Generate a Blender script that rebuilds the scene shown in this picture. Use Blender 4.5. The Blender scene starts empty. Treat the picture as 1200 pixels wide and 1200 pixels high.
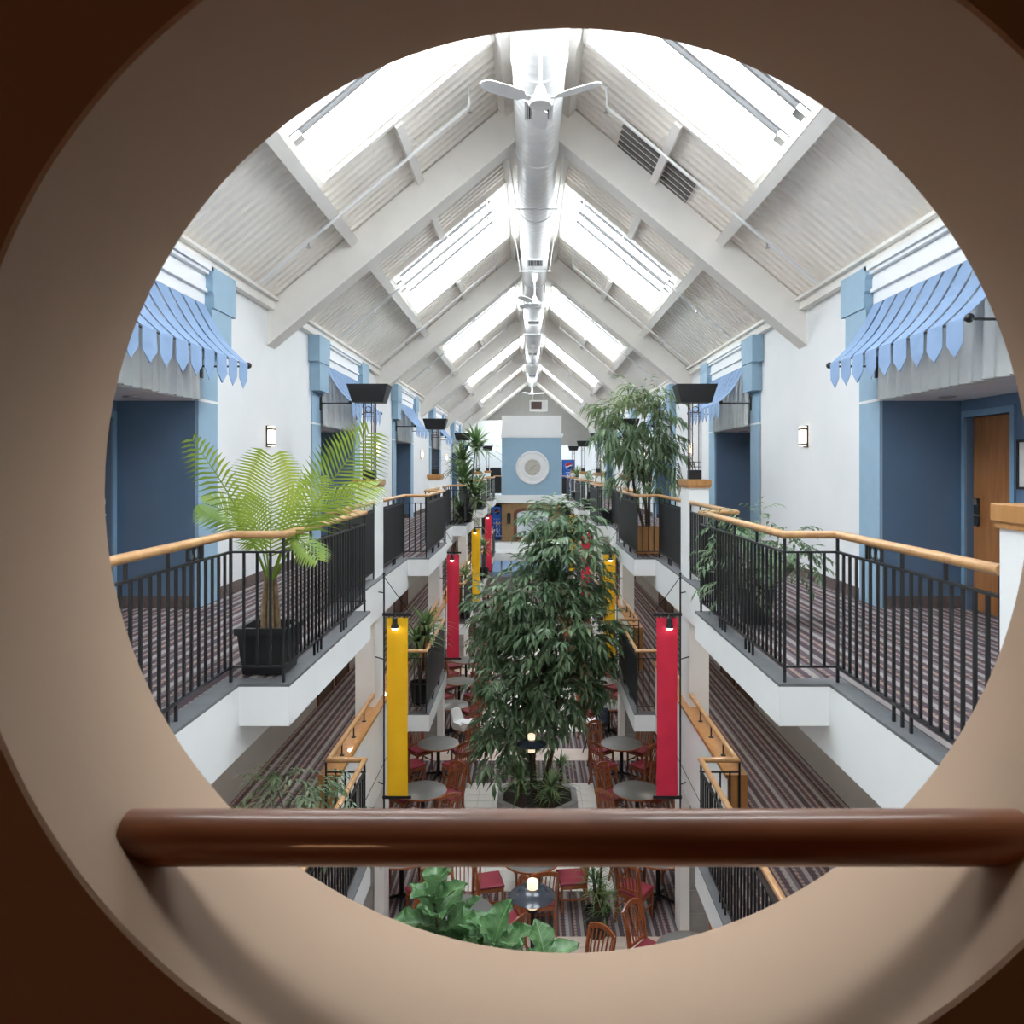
import bpy, math, random
from math import sin, cos, pi, radians, sqrt, atan2
from mathutils import Vector, Matrix, Quaternion
random.seed(7)
sc = bpy.context.scene
col = sc.collection

# ---------------------------------------------------------------- camera
EYE = 6.85                       # eye height above the ground floor (upper gallery floor is 5.30)
FPX = 900.0
VPX, VPY = 621.0, 548.0
cam = bpy.data.cameras.new('camera')
cam.sensor_width = 36.0
cam.lens = 36.0 * FPX / 1200.0
cam.shift_x = (600.0 - VPX) / 1200.0
cam.shift_y = -(600.0 - VPY) / 1200.0
cam.clip_start = 0.05
cam.clip_end = 300
cam.dof.use_dof = True
cam.dof.focus_distance = 11.0
cam.dof.aperture_fstop = 11.0
camo = bpy.data.objects.new('camera', cam)
camo.location = (0, 0, EYE)
camo.rotation_euler = (pi / 2, 0, 0)
col.objects.link(camo)
sc.camera = camo

# ---------------------------------------------------------------- sky and exposure
w = bpy.data.worlds.new('overcast_sky')
sc.world = w
w.use_nodes = True
bg = w.node_tree.nodes['Background']
bg.inputs[0].default_value = (0.88, 0.95, 1.0, 1)
bg.inputs[1].default_value = 9.0
sc.view_settings.view_transform = 'Standard'
sc.view_settings.look = 'None'
sc.view_settings.exposure = 1.0
sc.view_settings.gamma = 1.0
sc.view_settings.use_curve_mapping = False
sc.cycles.max_bounces = 10
sc.cycles.diffuse_bounces = 7
sc.cycles.transparent_max_bounces = 12
sc.cycles.caustics_reflective = False
sc.cycles.caustics_refractive = False
sc.cycles.sample_clamp_indirect = 8

# ---------------------------------------------------------------- dimensions
BAY = 7.57
BEAM0 = 10.93                    # first full roof frame
NB = 5
ZU, ZL = 5.30, 2.66              # upper and lower gallery floors
XW = {-1: 3.69, 1: 3.89}         # gallery walls
XO = {-1: 2.07, 1: 2.13}         # gallery slab edge
XI = {-1: 1.71, 1: 1.77}         # edge of the small balcony bays
RC = 0.10                        # ridge line
EAVE = EYE + 2.32
PITCH = 0.84
YF0, YF1 = 0.857, 1.167          # end wall with the round opening
YEND = 43.5                      # far end
def zroof(x): return EAVE + PITCH * (3.79 - abs(x - RC))
def at(px, py, d): return Vector(((px - VPX) * d / FPX, d, EYE - (py - VPY) * d / FPX))
ORD = ['first', 'second', 'third', 'fourth', 'fifth', 'sixth', 'seventh']
SIDE = {-1: 'palm side', 1: 'ficus side'}

# ---------------------------------------------------------------- mesh helpers
ORG = {}
class MB:
    def __init__(s): s.v = []; s.f = []; s.sm = False
    def add(s, vs, fs):
        n = len(s.v); s.v += [tuple(v) for v in vs]; s.f += [tuple(i + n for i in f) for f in fs]; return s
    def box(s, x0, x1, y0, y1, z0, z1):
        x0, x1 = min(x0, x1), max(x0, x1); y0, y1 = min(y0, y1), max(y0, y1); z0, z1 = min(z0, z1), max(z0, z1)
        return s.add([(x0,y0,z0),(x1,y0,z0),(x1,y1,z0),(x0,y1,z0),(x0,y0,z1),(x1,y0,z1),(x1,y1,z1),(x0,y1,z1)],
                     [(0,3,2,1),(4,5,6,7),(0,1,5,4),(1,2,6,5),(2,3,7,6),(3,0,4,7)])
    def bevbox(s, x0, x1, y0, y1, z0, z1, b=0.01):
        # a box with its vertical edges and rims chamfered
        x0, x1 = min(x0, x1), max(x0, x1); y0, y1 = min(y0, y1), max(y0, y1)
        def ring(i, z): return [(x0+b+i,y0+i,z),(x1-b-i,y0+i,z),(x1-i,y0+b+i,z),(x1-i,y1-b-i,z),(x1-b-i,y1-i,z),(x0+b+i,y1-i,z),(x0+i,y1-b-i,z),(x0+i,y0+b+i,z)]
        return s.loft([ring(b, z0), ring(0, z0+b), ring(0, z1-b), ring(b, z1)])
    def loft(s, rings, caps=True, closed=True):
        n = len(rings[0]); vs = [p for r in rings for p in r]; fs = []
        for k in range(len(rings) - 1):
            for i in range(n if closed else n - 1):
                j = (i + 1) % n
                fs.append((k*n+i, k*n+j, (k+1)*n+j, (k+1)*n+i))
        if caps:
            fs.append(tuple(range(n - 1, -1, -1))); fs.append(tuple((len(rings)-1)*n + i for i in range(n)))
        return s.add(vs, fs)
    def tube(s, pts, r, n=8, caps=True, closed=False, flat=None):
        pts = [Vector(p) for p in pts]; m = len(pts); rings = []
        rr = r if isinstance(r, (list, tuple)) else [r] * m
        up = None
        for i, p in enumerate(pts):
            a = pts[i-1] if (i > 0 or closed) else p
            b = pts[(i+1) % m] if (i < m-1 or closed) else p
            t1 = (p - a).normalized() if (p - a).length > 1e-9 else (b - p).normalized()
            t2 = (b - p).normalized() if (b - p).length > 1e-9 else t1
            t = (t1 + t2); t = t.normalized() if t.length > 1e-6 else t1
            if up is None: up = Vector((0,0,1)) if abs(t.z) < 0.9 else Vector((1,0,0))
            sd = t.cross(up)
            if sd.length < 1e-6: sd = t.cross(Vector((0,1,0)))
            sd.normalize(); u = sd.cross(t).normalized()
            if abs(t.z) >= 0.9: up = u
            c = max(0.35, t.dot(t2)); k = 1.0 / c
            R = rr[i]; fu = 1.0 if flat is None else flat
            rings.append([tuple(p + sd * (cos(2*pi*j/n + pi/n) * R * k) + u * (sin(2*pi*j/n + pi/n) * R * fu)) for j in range(n)])
        if closed:
            rings.append(rings[0]); s.loft(rings, caps=False)
        else: s.loft(rings, caps=caps)
        s.sm = True; return s
    def cyl(s, p0, p1, r0, r1=None, n=10): return s.tube([p0, p1], [r0, r0 if r1 is None else r1], n)
    def lathe(s, prof, c=(0,0,0), n=20, axis='z', caps=False):
        rings = []
        for r, h in prof:
            ring = []
            for j in range(n):
                a = 2*pi*j/n
                if axis == 'z': ring.append((c[0]+r*cos(a), c[1]+r*sin(a), c[2]+h))
                elif axis == 'y': ring.append((c[0]+r*cos(a), c[1]+h, c[2]+r*sin(a)))
                else: ring.append((c[0]+h, c[1]+r*cos(a), c[2]+r*sin(a)))
            rings.append(ring)
        s.loft(rings, caps=caps); s.sm = True; return s
    def ball(s, c, r, n=10):
        return s.lathe([(max(1e-4, r*sin(pi*k/n)), -r*cos(pi*k/n)) for k in range(n+1)], c, n*2 if n < 8 else 14)
    def prism(s, poly, axis, a, b):
        def P(u, v, h): return (u, v, h) if axis == 'z' else ((u, h, v) if axis == 'y' else (h, u, v))
        return s.loft([[P(u, v, a) for u, v in poly], [P(u, v, b) for u, v in poly]])
    def build(s, name, m, parent=None, kind=None, smooth=None, world=True):
        me = bpy.data.meshes.new(name)
        o = bpy.data.objects.new(name, me)
        org = ORG.get(parent, Vector((0,0,0))) if (parent is not None and world) else Vector((0,0,0))
        vs = s.v if org.length == 0 else [(x-org.x, y-org.y, z-org.z) for x, y, z in s.v]
        me.from_pydata(vs, [], s.f)
        for mm in (m if isinstance(m, (list, tuple)) else [m]): me.materials.append(mm)
        if s.sm if smooth is None else smooth:
            me.polygons.foreach_set('use_smooth', [True] * len(me.polygons))
            me.set_sharp_from_angle(angle=radians(42))
        me.update()
        if parent is not None: o.parent = parent
        ORG[o] = ORG.get(parent, Vector((0,0,0)))
        if kind: o['kind'] = kind
        col.objects.link(o)
        return o
def tag(o, label, cat=None, group=None, kind=None):
    if label: o['label'] = label
    if cat: o['category'] = cat
    if group: o['group'] = group
    if kind: o['kind'] = kind
    return o
def thing(name, label, cat, loc=(0,0,0), rz=0, group=None, kind=None):
    o = bpy.data.objects.new(name, None); col.objects.link(o)
    o.empty_display_size = 0.2
    o.location = loc; o.rotation_euler = (0, 0, rz)
    ORG[o] = Vector(loc)
    return tag(o, label, cat, group, kind)
def inst(me, name, parent, loc, rot=(0,0,0), scale=(1,1,1), world=True):
    o = bpy.data.objects.new(name, me)
    org = ORG.get(parent, Vector((0,0,0))) if (parent is not None and world) else Vector((0,0,0))
    o.location = Vector(loc) - org; o.rotation_euler = rot; o.scale = scale
    if parent is not None: o.parent = parent
    col.objects.link(o); ORG[o] = Vector(loc); return o
def mesh_of(mb, name, m):
    me = bpy.data.meshes.new(name); me.from_pydata(mb.v, [], mb.f)
    for mm in (m if isinstance(m, (list, tuple)) else [m]): me.materials.append(mm)
    if mb.sm:
        me.polygons.foreach_set('use_smooth', [True]*len(me.polygons)); me.set_sharp_from_angle(angle=radians(42))
    me.update(); return me
KIDS = {}
def copy_thing(root, loc, rz, label, group=None):
    r = root.copy(); col.objects.link(r); r.location = loc; r.rotation_euler = (0,0,rz)
    if label: r['label'] = label
    if group: r['group'] = group
    for ch in root.children:
        c = ch.copy(); col.objects.link(c); c.parent = r
        for g in ch.children:
            d = g.copy(); col.objects.link(d); d.parent = c
    return r

# ---------------------------------------------------------------- materials
def nt(name):
    m = bpy.data.materials.new(name); m.use_nodes = True
    t = m.node_tree; return m, t, t.nodes, t.links, t.nodes['Principled BSDF']
def mat(name, c, rough=0.6, metal=0.0, var=0.08, scale=6.0, bump=0.0, coat=0.0, spec=0.5, emit=None, stretch=(1,1,1)):
    m, t, N, L, P = nt(name)
    tc = N.new('ShaderNodeTexCoord'); mp = N.new('ShaderNodeMapping'); mp.inputs['Scale'].default_value = stretch
    nz = N.new('ShaderNodeTexNoise'); nz.inputs['Scale'].default_value = scale; nz.inputs['Detail'].default_value = 4
    L.new(tc.outputs['Object'], mp.inputs['Vector']); L.new(mp.outputs['Vector'], nz.inputs['Vector'])
    cr = N.new('ShaderNodeValToRGB')
    cr.color_ramp.elements[0].position = 0.3; cr.color_ramp.elements[1].position = 0.7
    cr.color_ramp.elements[0].color = (*[max(0, x*(1-var)) for x in c], 1)
    cr.color_ramp.elements[1].color = (*[min(1, x*(1+var)) for x in c], 1)
    L.new(nz.outputs['Fac'], cr.inputs['Fac']); L.new(cr.outputs['Color'], P.inputs['Base Color'])
    P.inputs['Roughness'].default_value = rough; P.inputs['Metallic'].default_value = metal
    P.inputs['Specular IOR Level'].default_value = spec; P.inputs['Coat Weight'].default_value = coat
    if bump:
        b = N.new('ShaderNodeBump'); b.inputs['Strength'].default_value = bump; b.inputs['Distance'].default_value = 0.01
        L.new(nz.outputs['Fac'], b.inputs['Height']); L.new(b.outputs['Normal'], P.inputs['Normal'])
    if emit:
        P.inputs['Emission Color'].default_value = (*emit[0], 1); P.inputs['Emission Strength'].default_value = emit[1]
    return m
def leafmat(name, c1, c2, trans=0.25, rough=0.4, scale=3.0):
    m, t, N, L, P = nt(name)
    g = N.new('ShaderNodeNewGeometry'); nz = N.new('ShaderNodeTexNoise'); nz.inputs['Scale'].default_value = scale; nz.inputs['Detail'].default_value = 5
    L.new(g.outputs['Position'], nz.inputs['Vector'])
    cr = N.new('ShaderNodeValToRGB'); cr.color_ramp.elements[0].position = 0.35; cr.color_ramp.elements[1].position = 0.68
    cr.color_ramp.elements[0].color = (*c1, 1); cr.color_ramp.elements[1].color = (*c2, 1)
    L.new(nz.outputs['Fac'], cr.inputs['Fac']); L.new(cr.outputs['Color'], P.inputs['Base Color'])
    P.inputs['Roughness'].default_value = rough
    tr = N.new('ShaderNodeBsdfTranslucent'); L.new(cr.outputs['Color'], tr.inputs['Color'])
    mx = N.new('ShaderNodeMixShader'); mx.inputs[0].default_value = trans
    L.new(P.outputs[0], mx.inputs[1]); L.new(tr.outputs[0], mx.inputs[2]); L.new(mx.outputs[0], N['Material Output'].inputs[0])
    return m
def wood(name, c1, c2, rough=0.35, stretch=(18, 18, 1.5), coat=0.2, scale=1.6):
    m, t, N, L, P = nt(name)
    tc = N.new('ShaderNodeTexCoord'); mp = N.new('ShaderNodeMapping'); mp.inputs['Scale'].default_value = stretch
    nz = N.new('ShaderNodeTexNoise'); nz.inputs['Scale'].default_value = scale; nz.inputs['Detail'].default_value = 6; nz.inputs['Distortion'].default_value = 0.6
    L.new(tc.outputs['Object'], mp.inputs['Vector']); L.new(mp.outputs['Vector'], nz.inputs['Vector'])
    cr = N.new('ShaderNodeValToRGB'); cr.color_ramp.elements[0].position = 0.32; cr.color_ramp.elements[1].position = 0.7
    cr.color_ramp.elements[0].color = (*c1, 1); cr.color_ramp.elements[1].color = (*c2, 1)
    L.new(nz.outputs['Fac'], cr.inputs['Fac']); L.new(cr.outputs['Color'], P.inputs['Base Color'])
    P.inputs['Roughness'].default_value = rough; P.inputs['Coat Weight'].default_value = coat
    return m
def carpet(name, period=0.62, gain=1.0):
    m, t, N, L, P = nt(name)
    g = N.new('ShaderNodeNewGeometry'); sp = N.new('ShaderNodeSeparateXYZ'); L.new(g.outputs['Position'], sp.inputs[0])
    def math_(op, a, b=None):
        n = N.new('ShaderNodeMath'); n.operation = op
        for i, x in enumerate((a, b)):
            if x is None: continue
            if isinstance(x, (int, float)): n.inputs[i].default_value = x
            else: L.new(x, n.inputs[i])
        return n.outputs[0]
    u = math_('FRACT', math_('MULTIPLY', math_('ADD', sp.outputs[0], 20.0), 1.0 / period))
    cr = N.new('ShaderNodeValToRGB'); cr.color_ramp.interpolation = 'CONSTANT'
    st = [(0.0,(.075,.055,.062)), (.13,(.23,.20,.195)), (.2,(.10,.075,.085)), (.3,(.27,.195,.17)), (.37,(.085,.06,.07)), (.47,(.27,.245,.235)),
          (.58,(.14,.115,.125)), (.66,(.06,.045,.05)), (.72,(.25,.18,.16)), (.79,(.10,.08,.09)), (.9,(.25,.225,.22))]
    e = cr.color_ramp.elements
    e[0].position = 0; e[0].color = (*[x*gain for x in st[0][1]], 1); e[1].position = st[1][0]; e[1].color = (*[x*gain for x in st[1][1]], 1)
    for p_, c_ in st[2:]:
        q = e.new(p_); q.color = (*[x*gain for x in c_], 1)
    L.new(u, cr.inputs['Fac'])
    v = math_('FRACT', math_('MULTIPLY', sp.outputs[1], 1.0 / 0.075))
    dash = math_('LESS_THAN', v, 0.42)
    par = math_('LESS_THAN', math_('FRACT', math_('MULTIPLY', u, 3.0)), 0.5)
    k = math_('MULTIPLY', math_('MULTIPLY', dash, par), 0.55)
    mx = N.new('ShaderNodeMix'); mx.data_type = 'RGBA'
    L.new(k, mx.inputs['Factor']); L.new(cr.outputs['Color'], mx.inputs[6]); mx.inputs[7].default_value = (.06*gain, .045*gain, .05*gain, 1)
    L.new(mx.outputs[2], P.inputs['Base Color'])
    P.inputs['Roughness'].default_value = 0.95; P.inputs['Specular IOR Level'].default_value = 0.1
    nz = N.new('ShaderNodeTexNoise'); nz.inputs['Scale'].default_value = 300; b = N.new('ShaderNodeBump'); b.inputs['Strength'].default_value = 0.3; b.inputs['Distance'].default_value = 0.004
    L.new(nz.outputs['Fac'], b.inputs['Height']); L.new(b.outputs['Normal'], P.inputs['Normal'])
    return m
def seethru(name, c, alpha, rough=0.5):
    m, t, N, L, P = nt(name)
    nz = N.new('ShaderNodeTexNoise'); nz.inputs['Scale'].default_value = 30
    cr = N.new('ShaderNodeValToRGB'); cr.color_ramp.elements[0].color = (*[x*.9 for x in c], 1); cr.color_ramp.elements[1].color = (*[min(1, x*1.1) for x in c], 1)
    L.new(nz.outputs['Fac'], cr.inputs['Fac']); L.new(cr.outputs['Color'], P.inputs['Base Color']); P.inputs['Roughness'].default_value = rough
    tr = N.new('ShaderNodeBsdfTransparent'); mx = N.new('ShaderNodeMixShader'); mx.inputs[0].default_value = alpha
    L.new(tr.outputs[0], mx.inputs[1]); L.new(P.outputs[0], mx.inputs[2]); L.new(mx.outputs[0], N['Material Output'].inputs[0])
    return m
def tilemat(name, c, grout, sx, sy):
    m, t, N, L, P = nt(name)
    g = N.new('ShaderNodeNewGeometry'); br = N.new('ShaderNodeTexBrick')
    br.offset = 0.0; br.inputs['Color1'].default_value = (*c, 1); br.inputs['Color2'].default_value = (*[x*.94 for x in c], 1); br.inputs['Mortar'].default_value = (*grout, 1)
    br.inputs['Scale'].default_value = 1.0; br.inputs['Mortar Size'].default_value = 0.006; br.inputs['Brick Width'].default_value = sx; br.inputs['Row Height'].default_value = sy
    L.new(g.outputs['Position'], br.inputs['Vector']); L.new(br.outputs['Color'], P.inputs['Base Color']); P.inputs['Roughness'].default_value = 0.35
    return m

M = {}
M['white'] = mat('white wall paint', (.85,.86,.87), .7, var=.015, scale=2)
M['fascia'] = mat('white fascia paint', (.86,.87,.865), .65, var=.02, scale=2)
M['roofwhite'] = mat('white steel paint', (.83,.80,.755), .55, var=.03, scale=3)
M['deck'] = mat('roof deck paint', (.83,.785,.72), .6, var=.05, scale=1.2)
M['deckdark'] = mat('bare steel deck', (.13,.125,.12), .6, var=.2, scale=2)
M['duct'] = mat('duct paint', (.80,.80,.80), .35, var=.03, scale=3)
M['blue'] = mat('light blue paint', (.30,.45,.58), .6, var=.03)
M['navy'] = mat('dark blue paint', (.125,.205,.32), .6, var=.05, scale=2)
M['trimblue'] = mat('mid blue trim paint', (.20,.34,.48), .5, var=.04)
M['awning'] = mat('blue awning canvas', (.235,.35,.55), .8, var=.06, scale=4, bump=.1)
M['valance'] = mat('white pleated canvas', (.80,.82,.81), .85, var=.05, scale=4)
M['tan'] = mat('tan plaster', (.35,.237,.16), .75, var=.03, scale=3, bump=.03)
M['brownroom'] = mat('brown room paint', (.27,.185,.13), .8, var=.04, scale=3)
M['bar'] = wood('dark stained rail wood', (.14,.042,.014), (.28,.095,.035), .42, (1.2, 14, 14), .4)
M['oak'] = wood('honey oak', (.50,.26,.105), (.62,.36,.16), .32, (6, 6, 6), .3)
M['oakflat'] = wood('orange oak', (.42,.19,.055), (.55,.27,.09), .35, (9, 9, 2), .3)
M['door'] = wood('veneer door wood', (.30,.115,.035), (.43,.185,.06), .35, (10, 10, 1.2), .25)
M['chairwood'] = wood('cherry chair wood', (.27,.075,.024), (.42,.13,.042), .3, (10, 10, 3), .4)
M['redseat'] = mat('red vinyl', (.29,.035,.058), .5, var=.12, scale=5)
M['black'] = mat('black steel paint', (.017,.018,.02), .4, var=.15)
M['blackpot'] = mat('black plastic', (.012,.012,.013), .4, var=.2)
M['kerb'] = mat('grey slate kerb', (.14,.145,.155), .5, var=.1, scale=8)
M['screen'] = seethru('black mesh screen', (.022,.024,.027), .86)
M['carpet'] = carpet('striped carpet', .52, 1.3)
M['alu'] = mat('grey aluminium bar', (.22,.22,.225), .5, var=.05)
M['carpetbase'] = mat('carpet skirting', (.14,.10,.09), .9, var=.25, scale=25)
M['tilewhite'] = mat('white floor tile', (.70,.68,.64), .35, var=.05, scale=2)
M['tilefar'] = tilemat('white tile field', (.70,.68,.64), (.45,.43,.40), .305, .305)
M['tilepink'] = mat('pale pink floor tile', (.64,.53,.46), .4, var=.1, scale=2)
M['grout'] = mat('tile grout', (.40,.37,.34), .9, var=.1)
M['stone'] = mat('grey stone block', (.33,.33,.33), .6, var=.12, scale=4)
M['grey'] = mat('grey laminate', (.17,.175,.172), .35, var=.06, scale=20)
M['uplight'] = mat('charcoal enamel', (.013,.0135,.015), .45, var=.1)
M['rust'] = mat('dark bronze', (.05,.03,.025), .4, var=.2)
M['yellow'] = mat('yellow banner cloth', (.93,.52,.008), .85, var=.05, scale=3, bump=.15)
M['red'] = mat('red banner cloth', (.66,.024,.065), .85, var=.07, scale=3, bump=.15)
M['brownwall'] = mat('ochre brown wall', (.30,.185,.085), .7, var=.1)
M['plumframe'] = mat('plum wood frame', (.16,.055,.03), .5, var=.1)
M['artglass'] = mat('pale landscape print', (.62,.70,.74), .4, var=.3, scale=1.5)
M['bark'] = mat('brown bark', (.11,.07,.045), .9, var=.3, scale=12, bump=.4)
M['palmtrunk'] = mat('palm trunk', (.27,.19,.11), .9, var=.35, scale=20, bump=.4)
M['soil'] = mat('dark soil', (.035,.026,.02), .95, var=.4, scale=20)
M['leaf'] = leafmat('dark ficus leaf', (.075,.155,.07), (.27,.38,.225), .3, .32)
M['leafgrey'] = leafmat('grey green leaf', (.095,.18,.08), (.31,.41,.25), .32)
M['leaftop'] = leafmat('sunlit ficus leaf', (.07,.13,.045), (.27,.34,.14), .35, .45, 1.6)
M['palmleaf'] = leafmat('palm leaf', (.15,.27,.02), (.40,.50,.07), .4, .45, 2.0)
M['figleaf'] = leafmat('fiddle fig leaf', (.05,.17,.045), (.17,.34,.14), .3, .3, 5)
def figmat(name, c1, c2, vein):
    m = leafmat(name, c1, c2, .3, .32, 5); N, L = m.node_tree.nodes, m.node_tree.links
    P = N['Principled BSDF']; cr = next(n for n in N if n.type == 'VALTORGB')
    tc = N.new('ShaderNodeTexCoord'); sp = N.new('ShaderNodeSeparateXYZ'); L.new(tc.outputs['Object'], sp.inputs[0])
    def mt(op, a, b):
        n = N.new('ShaderNodeMath'); n.operation = op
        for i, x in enumerate((a, b)):
            if isinstance(x, (int, float)): n.inputs[i].default_value = x
            else: L.new(x, n.inputs[i])
        return n.outputs[0]
    ax = mt('ABSOLUTE', sp.outputs[0], 0)
    rib = mt('LESS_THAN', ax, .004)
    side = mt('LESS_THAN', mt('FRACT', mt('MULTIPLY', mt('SUBTRACT', sp.outputs[1], mt('MULTIPLY', ax, .7)), 18.0), 0), .11)
    k = mt('MAXIMUM', rib, mt('MULTIPLY', side, .6))
    mx = N.new('ShaderNodeMix'); mx.data_type = 'RGBA'; L.new(k, mx.inputs['Factor']); L.new(cr.outputs['Color'], mx.inputs[6]); mx.inputs[7].default_value = (*vein, 1)
    L.new(mx.outputs[2], P.inputs['Base Color']); return m
M['figleaf'] = figmat('veined fiddle fig leaf', (.05,.16,.045), (.19,.36,.16), (.33,.45,.24))
M['strap'] = leafmat('strap leaf', (.075,.17,.055), (.30,.42,.18), .3, .4, 4)
M['glow'] = mat('lit lamp glass', (.9,.85,.75), .5, emit=((1,.78,.52), 0.45))
M['sconce'] = mat('lit sconce glass', (.9,.88,.8), .5, emit=((1,.84,.62), 1.1))
M['spot'] = mat('lit spot lens', (.9,.9,.85), .4, emit=((1,.9,.75), 3))
M['chrome'] = mat('brushed steel', (.55,.55,.55), .3, metal=1, var=.1)
M['navyenamel'] = mat('dark blue enamel', (.03,.04,.06), .25, var=.1, coat=.5)
M['whitepl'] = mat('white plastic', (.82,.82,.82), .35, var=.02)
M['clockface'] = mat('beige clock dial', (.50,.48,.42), .6, var=.08, scale=12)
M['vendblue'] = mat('blue vending panel', (.02,.10,.42), .3, var=.25, scale=2, emit=((.02,.10,.42), .15))
M['vendred'] = mat('red emblem paint', (.70,.02,.04), .4)
M['vendnavy'] = mat('navy emblem paint', (.01,.03,.20), .4)
M['paper'] = mat('white mat board', (.80,.78,.74), .8, var=.02)
M['print'] = mat('grey print', (.20,.20,.22), .8, var=.6, scale=14)
M['darkpanel'] = mat('dark recess', (.02,.02,.022), .7, var=.2)
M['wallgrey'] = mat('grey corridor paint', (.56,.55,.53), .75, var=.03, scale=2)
M['gable'] = mat('grey gable paint', (.34,.33,.31), .75, var=.04, scale=2)
M['glass'] = seethru('skylight glass', (.9,.95,1.0), .06, .1)
M['browndoor'] = wood('brown corridor door', (.10,.05,.03), (.16,.085,.05), .5, (8, 8, 1))

# ================================================================ STRUCTURE
def struct(mb, name, m, label, parent=None, **k):
    o = mb.build(name, m, parent, **k)
    if parent is None: tag(o, label, None, None, 'structure')
    return o

# ---- end wall with the round opening (tan reveal, brown room side, white atrium side)
HC = (0.056, EYE - 0.035); HR = 0.70
def ring_wall():
    x0, x1, z0, z1 = -4.9, 5.1, 0.0, 13.2
    angs = sorted(set([2*pi*i/128 for i in range(128)] + [atan2(z-HC[1], x-HC[0]) % (2*pi) for x in (x0, x1) for z in (z0, z1)]))
    def rect(a):
        dx, dz = cos(a), sin(a); t = 1e9
        if dx > 1e-9: t = min(t, (x1-HC[0])/dx)
        if dx < -1e-9: t = min(t, (x0-HC[0])/dx)
        if dz > 1e-9: t = min(t, (z1-HC[1])/dz)
        if dz < -1e-9: t = min(t, (z0-HC[1])/dz)
        return HC[0]+dx*t, HC[1]+dz*t
    n = len(angs); mb = MB(); bev = 0.004
    C = [(HC[0]+HR*cos(a), HC[1]+HR*sin(a)) for a in angs]
    Cb = [(HC[0]+(HR+bev)*cos(a), HC[1]+(HR+bev)*sin(a)) for a in angs]
    Q = [rect(a) for a in angs]
    rows = [[(x, YF0, z) for x, z in Q], [(x, YF0, z) for x, z in Cb], [(x, YF0+bev, z) for x, z in C],
            [(x, YF1-bev, z) for x, z in C], [(x, YF1, z) for x, z in Cb], [(x, YF1, z) for x, z in Q]]
    mb.loft(rows, caps=False); mb.sm = True
    o = mb.build('wall_front', [M['brownroom'], M['tan'], M['white']])
    idx = []
    for k in range(5): idx += [{0: 0, 1: 1, 2: 1, 3: 1, 4: 2}[k]] * n
    o.data.polygons.foreach_set('material_index', idx)
    tag(o, 'thick brown wall pierced by a large round opening with tan reveal', None, None, 'structure')
ring_wall()
# the dim room the viewer stands in
struct(MB().box(-2.8, 2.8, -3.0, -2.85, ZU, 8.3), 'wall_back', M['brownroom'], 'brown back wall of the dim room')
struct(MB().box(-2.95, -2.8, -3.0, YF0-.001, ZU, 8.3), 'wall_room_left', M['brownroom'], 'brown side wall of the dim room')
struct(MB().box(2.8, 2.95, -3.0, YF0-.001, ZU, 8.3), 'wall_room_right', M['brownroom'], 'other brown side wall of the dim room')
struct(MB().box(-2.95, 2.95, -3.0, YF0-.001, 8.3, 8.4), 'ceiling_room', M['brownroom'], 'brown ceiling of the dim room')
struct(MB().box(-2.95, 2.95, -3.0, YF0-.001, ZU-.1, ZU), 'floor_room', M['carpetbase'], 'dark carpet of the dim room')

# wooden bar across the round opening
yb = 0.97; zb = EYE - (981-VPY)*yb/FPX
hw = sqrt(HR**2 - (zb-HC[1])**2)
mb = MB(); rb = .0335
ring = lambda x, r: [(x, yb + r*cos(2*pi*j/24), zb + r*sin(2*pi*j/24)) for j in range(24)]
xs = [HC[0]-hw-.012] + [HC[0]-hw+.012 + (2*hw-.024)*i/12 for i in range(13)] + [HC[0]+hw+.012]
mb.loft([ring(x, rb) for x in xs]); mb.sm = True
tag(mb.build('guard_rail', M['bar']), 'dark varnished round wooden bar spanning the round opening', 'handrail')

# ---- ground floor
G = thing('floor', 'ground floor of striped carpet with white tile squares', None, (0, 20, 0), kind='structure')
MB().box(-4.9, 5.1, YF1, 56, -.12, 0).build('carpet_field', M['carpet'], G)
TS = .305
wt = mesh_of(MB().bevbox(-TS/2+.003, TS/2-.003, -TS/2+.003, TS/2-.003, .0, .012, .003), 'floor_tile', M['tilewhite'])
pt = mesh_of(MB().bevbox(-TS/2*.82+.003, TS/2*.82-.003, -TS/2*.82+.003, TS/2*.82-.003, .0, .012, .003), 'floor_tile', M['tilepink'])
for k in range(5):
    y0 = 12.40 + 7.5*k
    MB().box(-1.38, 1.37, y0, y0+4.27, .0005, .006).build('tile_bed', M['grout'] if k == 0 else M['tilefar'], G)
    if k == 0:
        for i in range(9):
            for j in range(14):
                inst(wt, 'tile', G, (-1.2225+TS*i, y0+TS/2+TS*j, .002))
    ys = 10.45 + 7.5*k
    MB().box(-3.6, 3.6, ys, ys+.75, .0005, .006).build('tile_bed', M['grout'] if k == 0 else M['tilepink'], G)
    if k == 0:
        for i in range(-10, 11):
            for j in range(3): inst(pt, 'tile', G, (TS*.82*i, ys+.125+TS*.82*j, .002))

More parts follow.
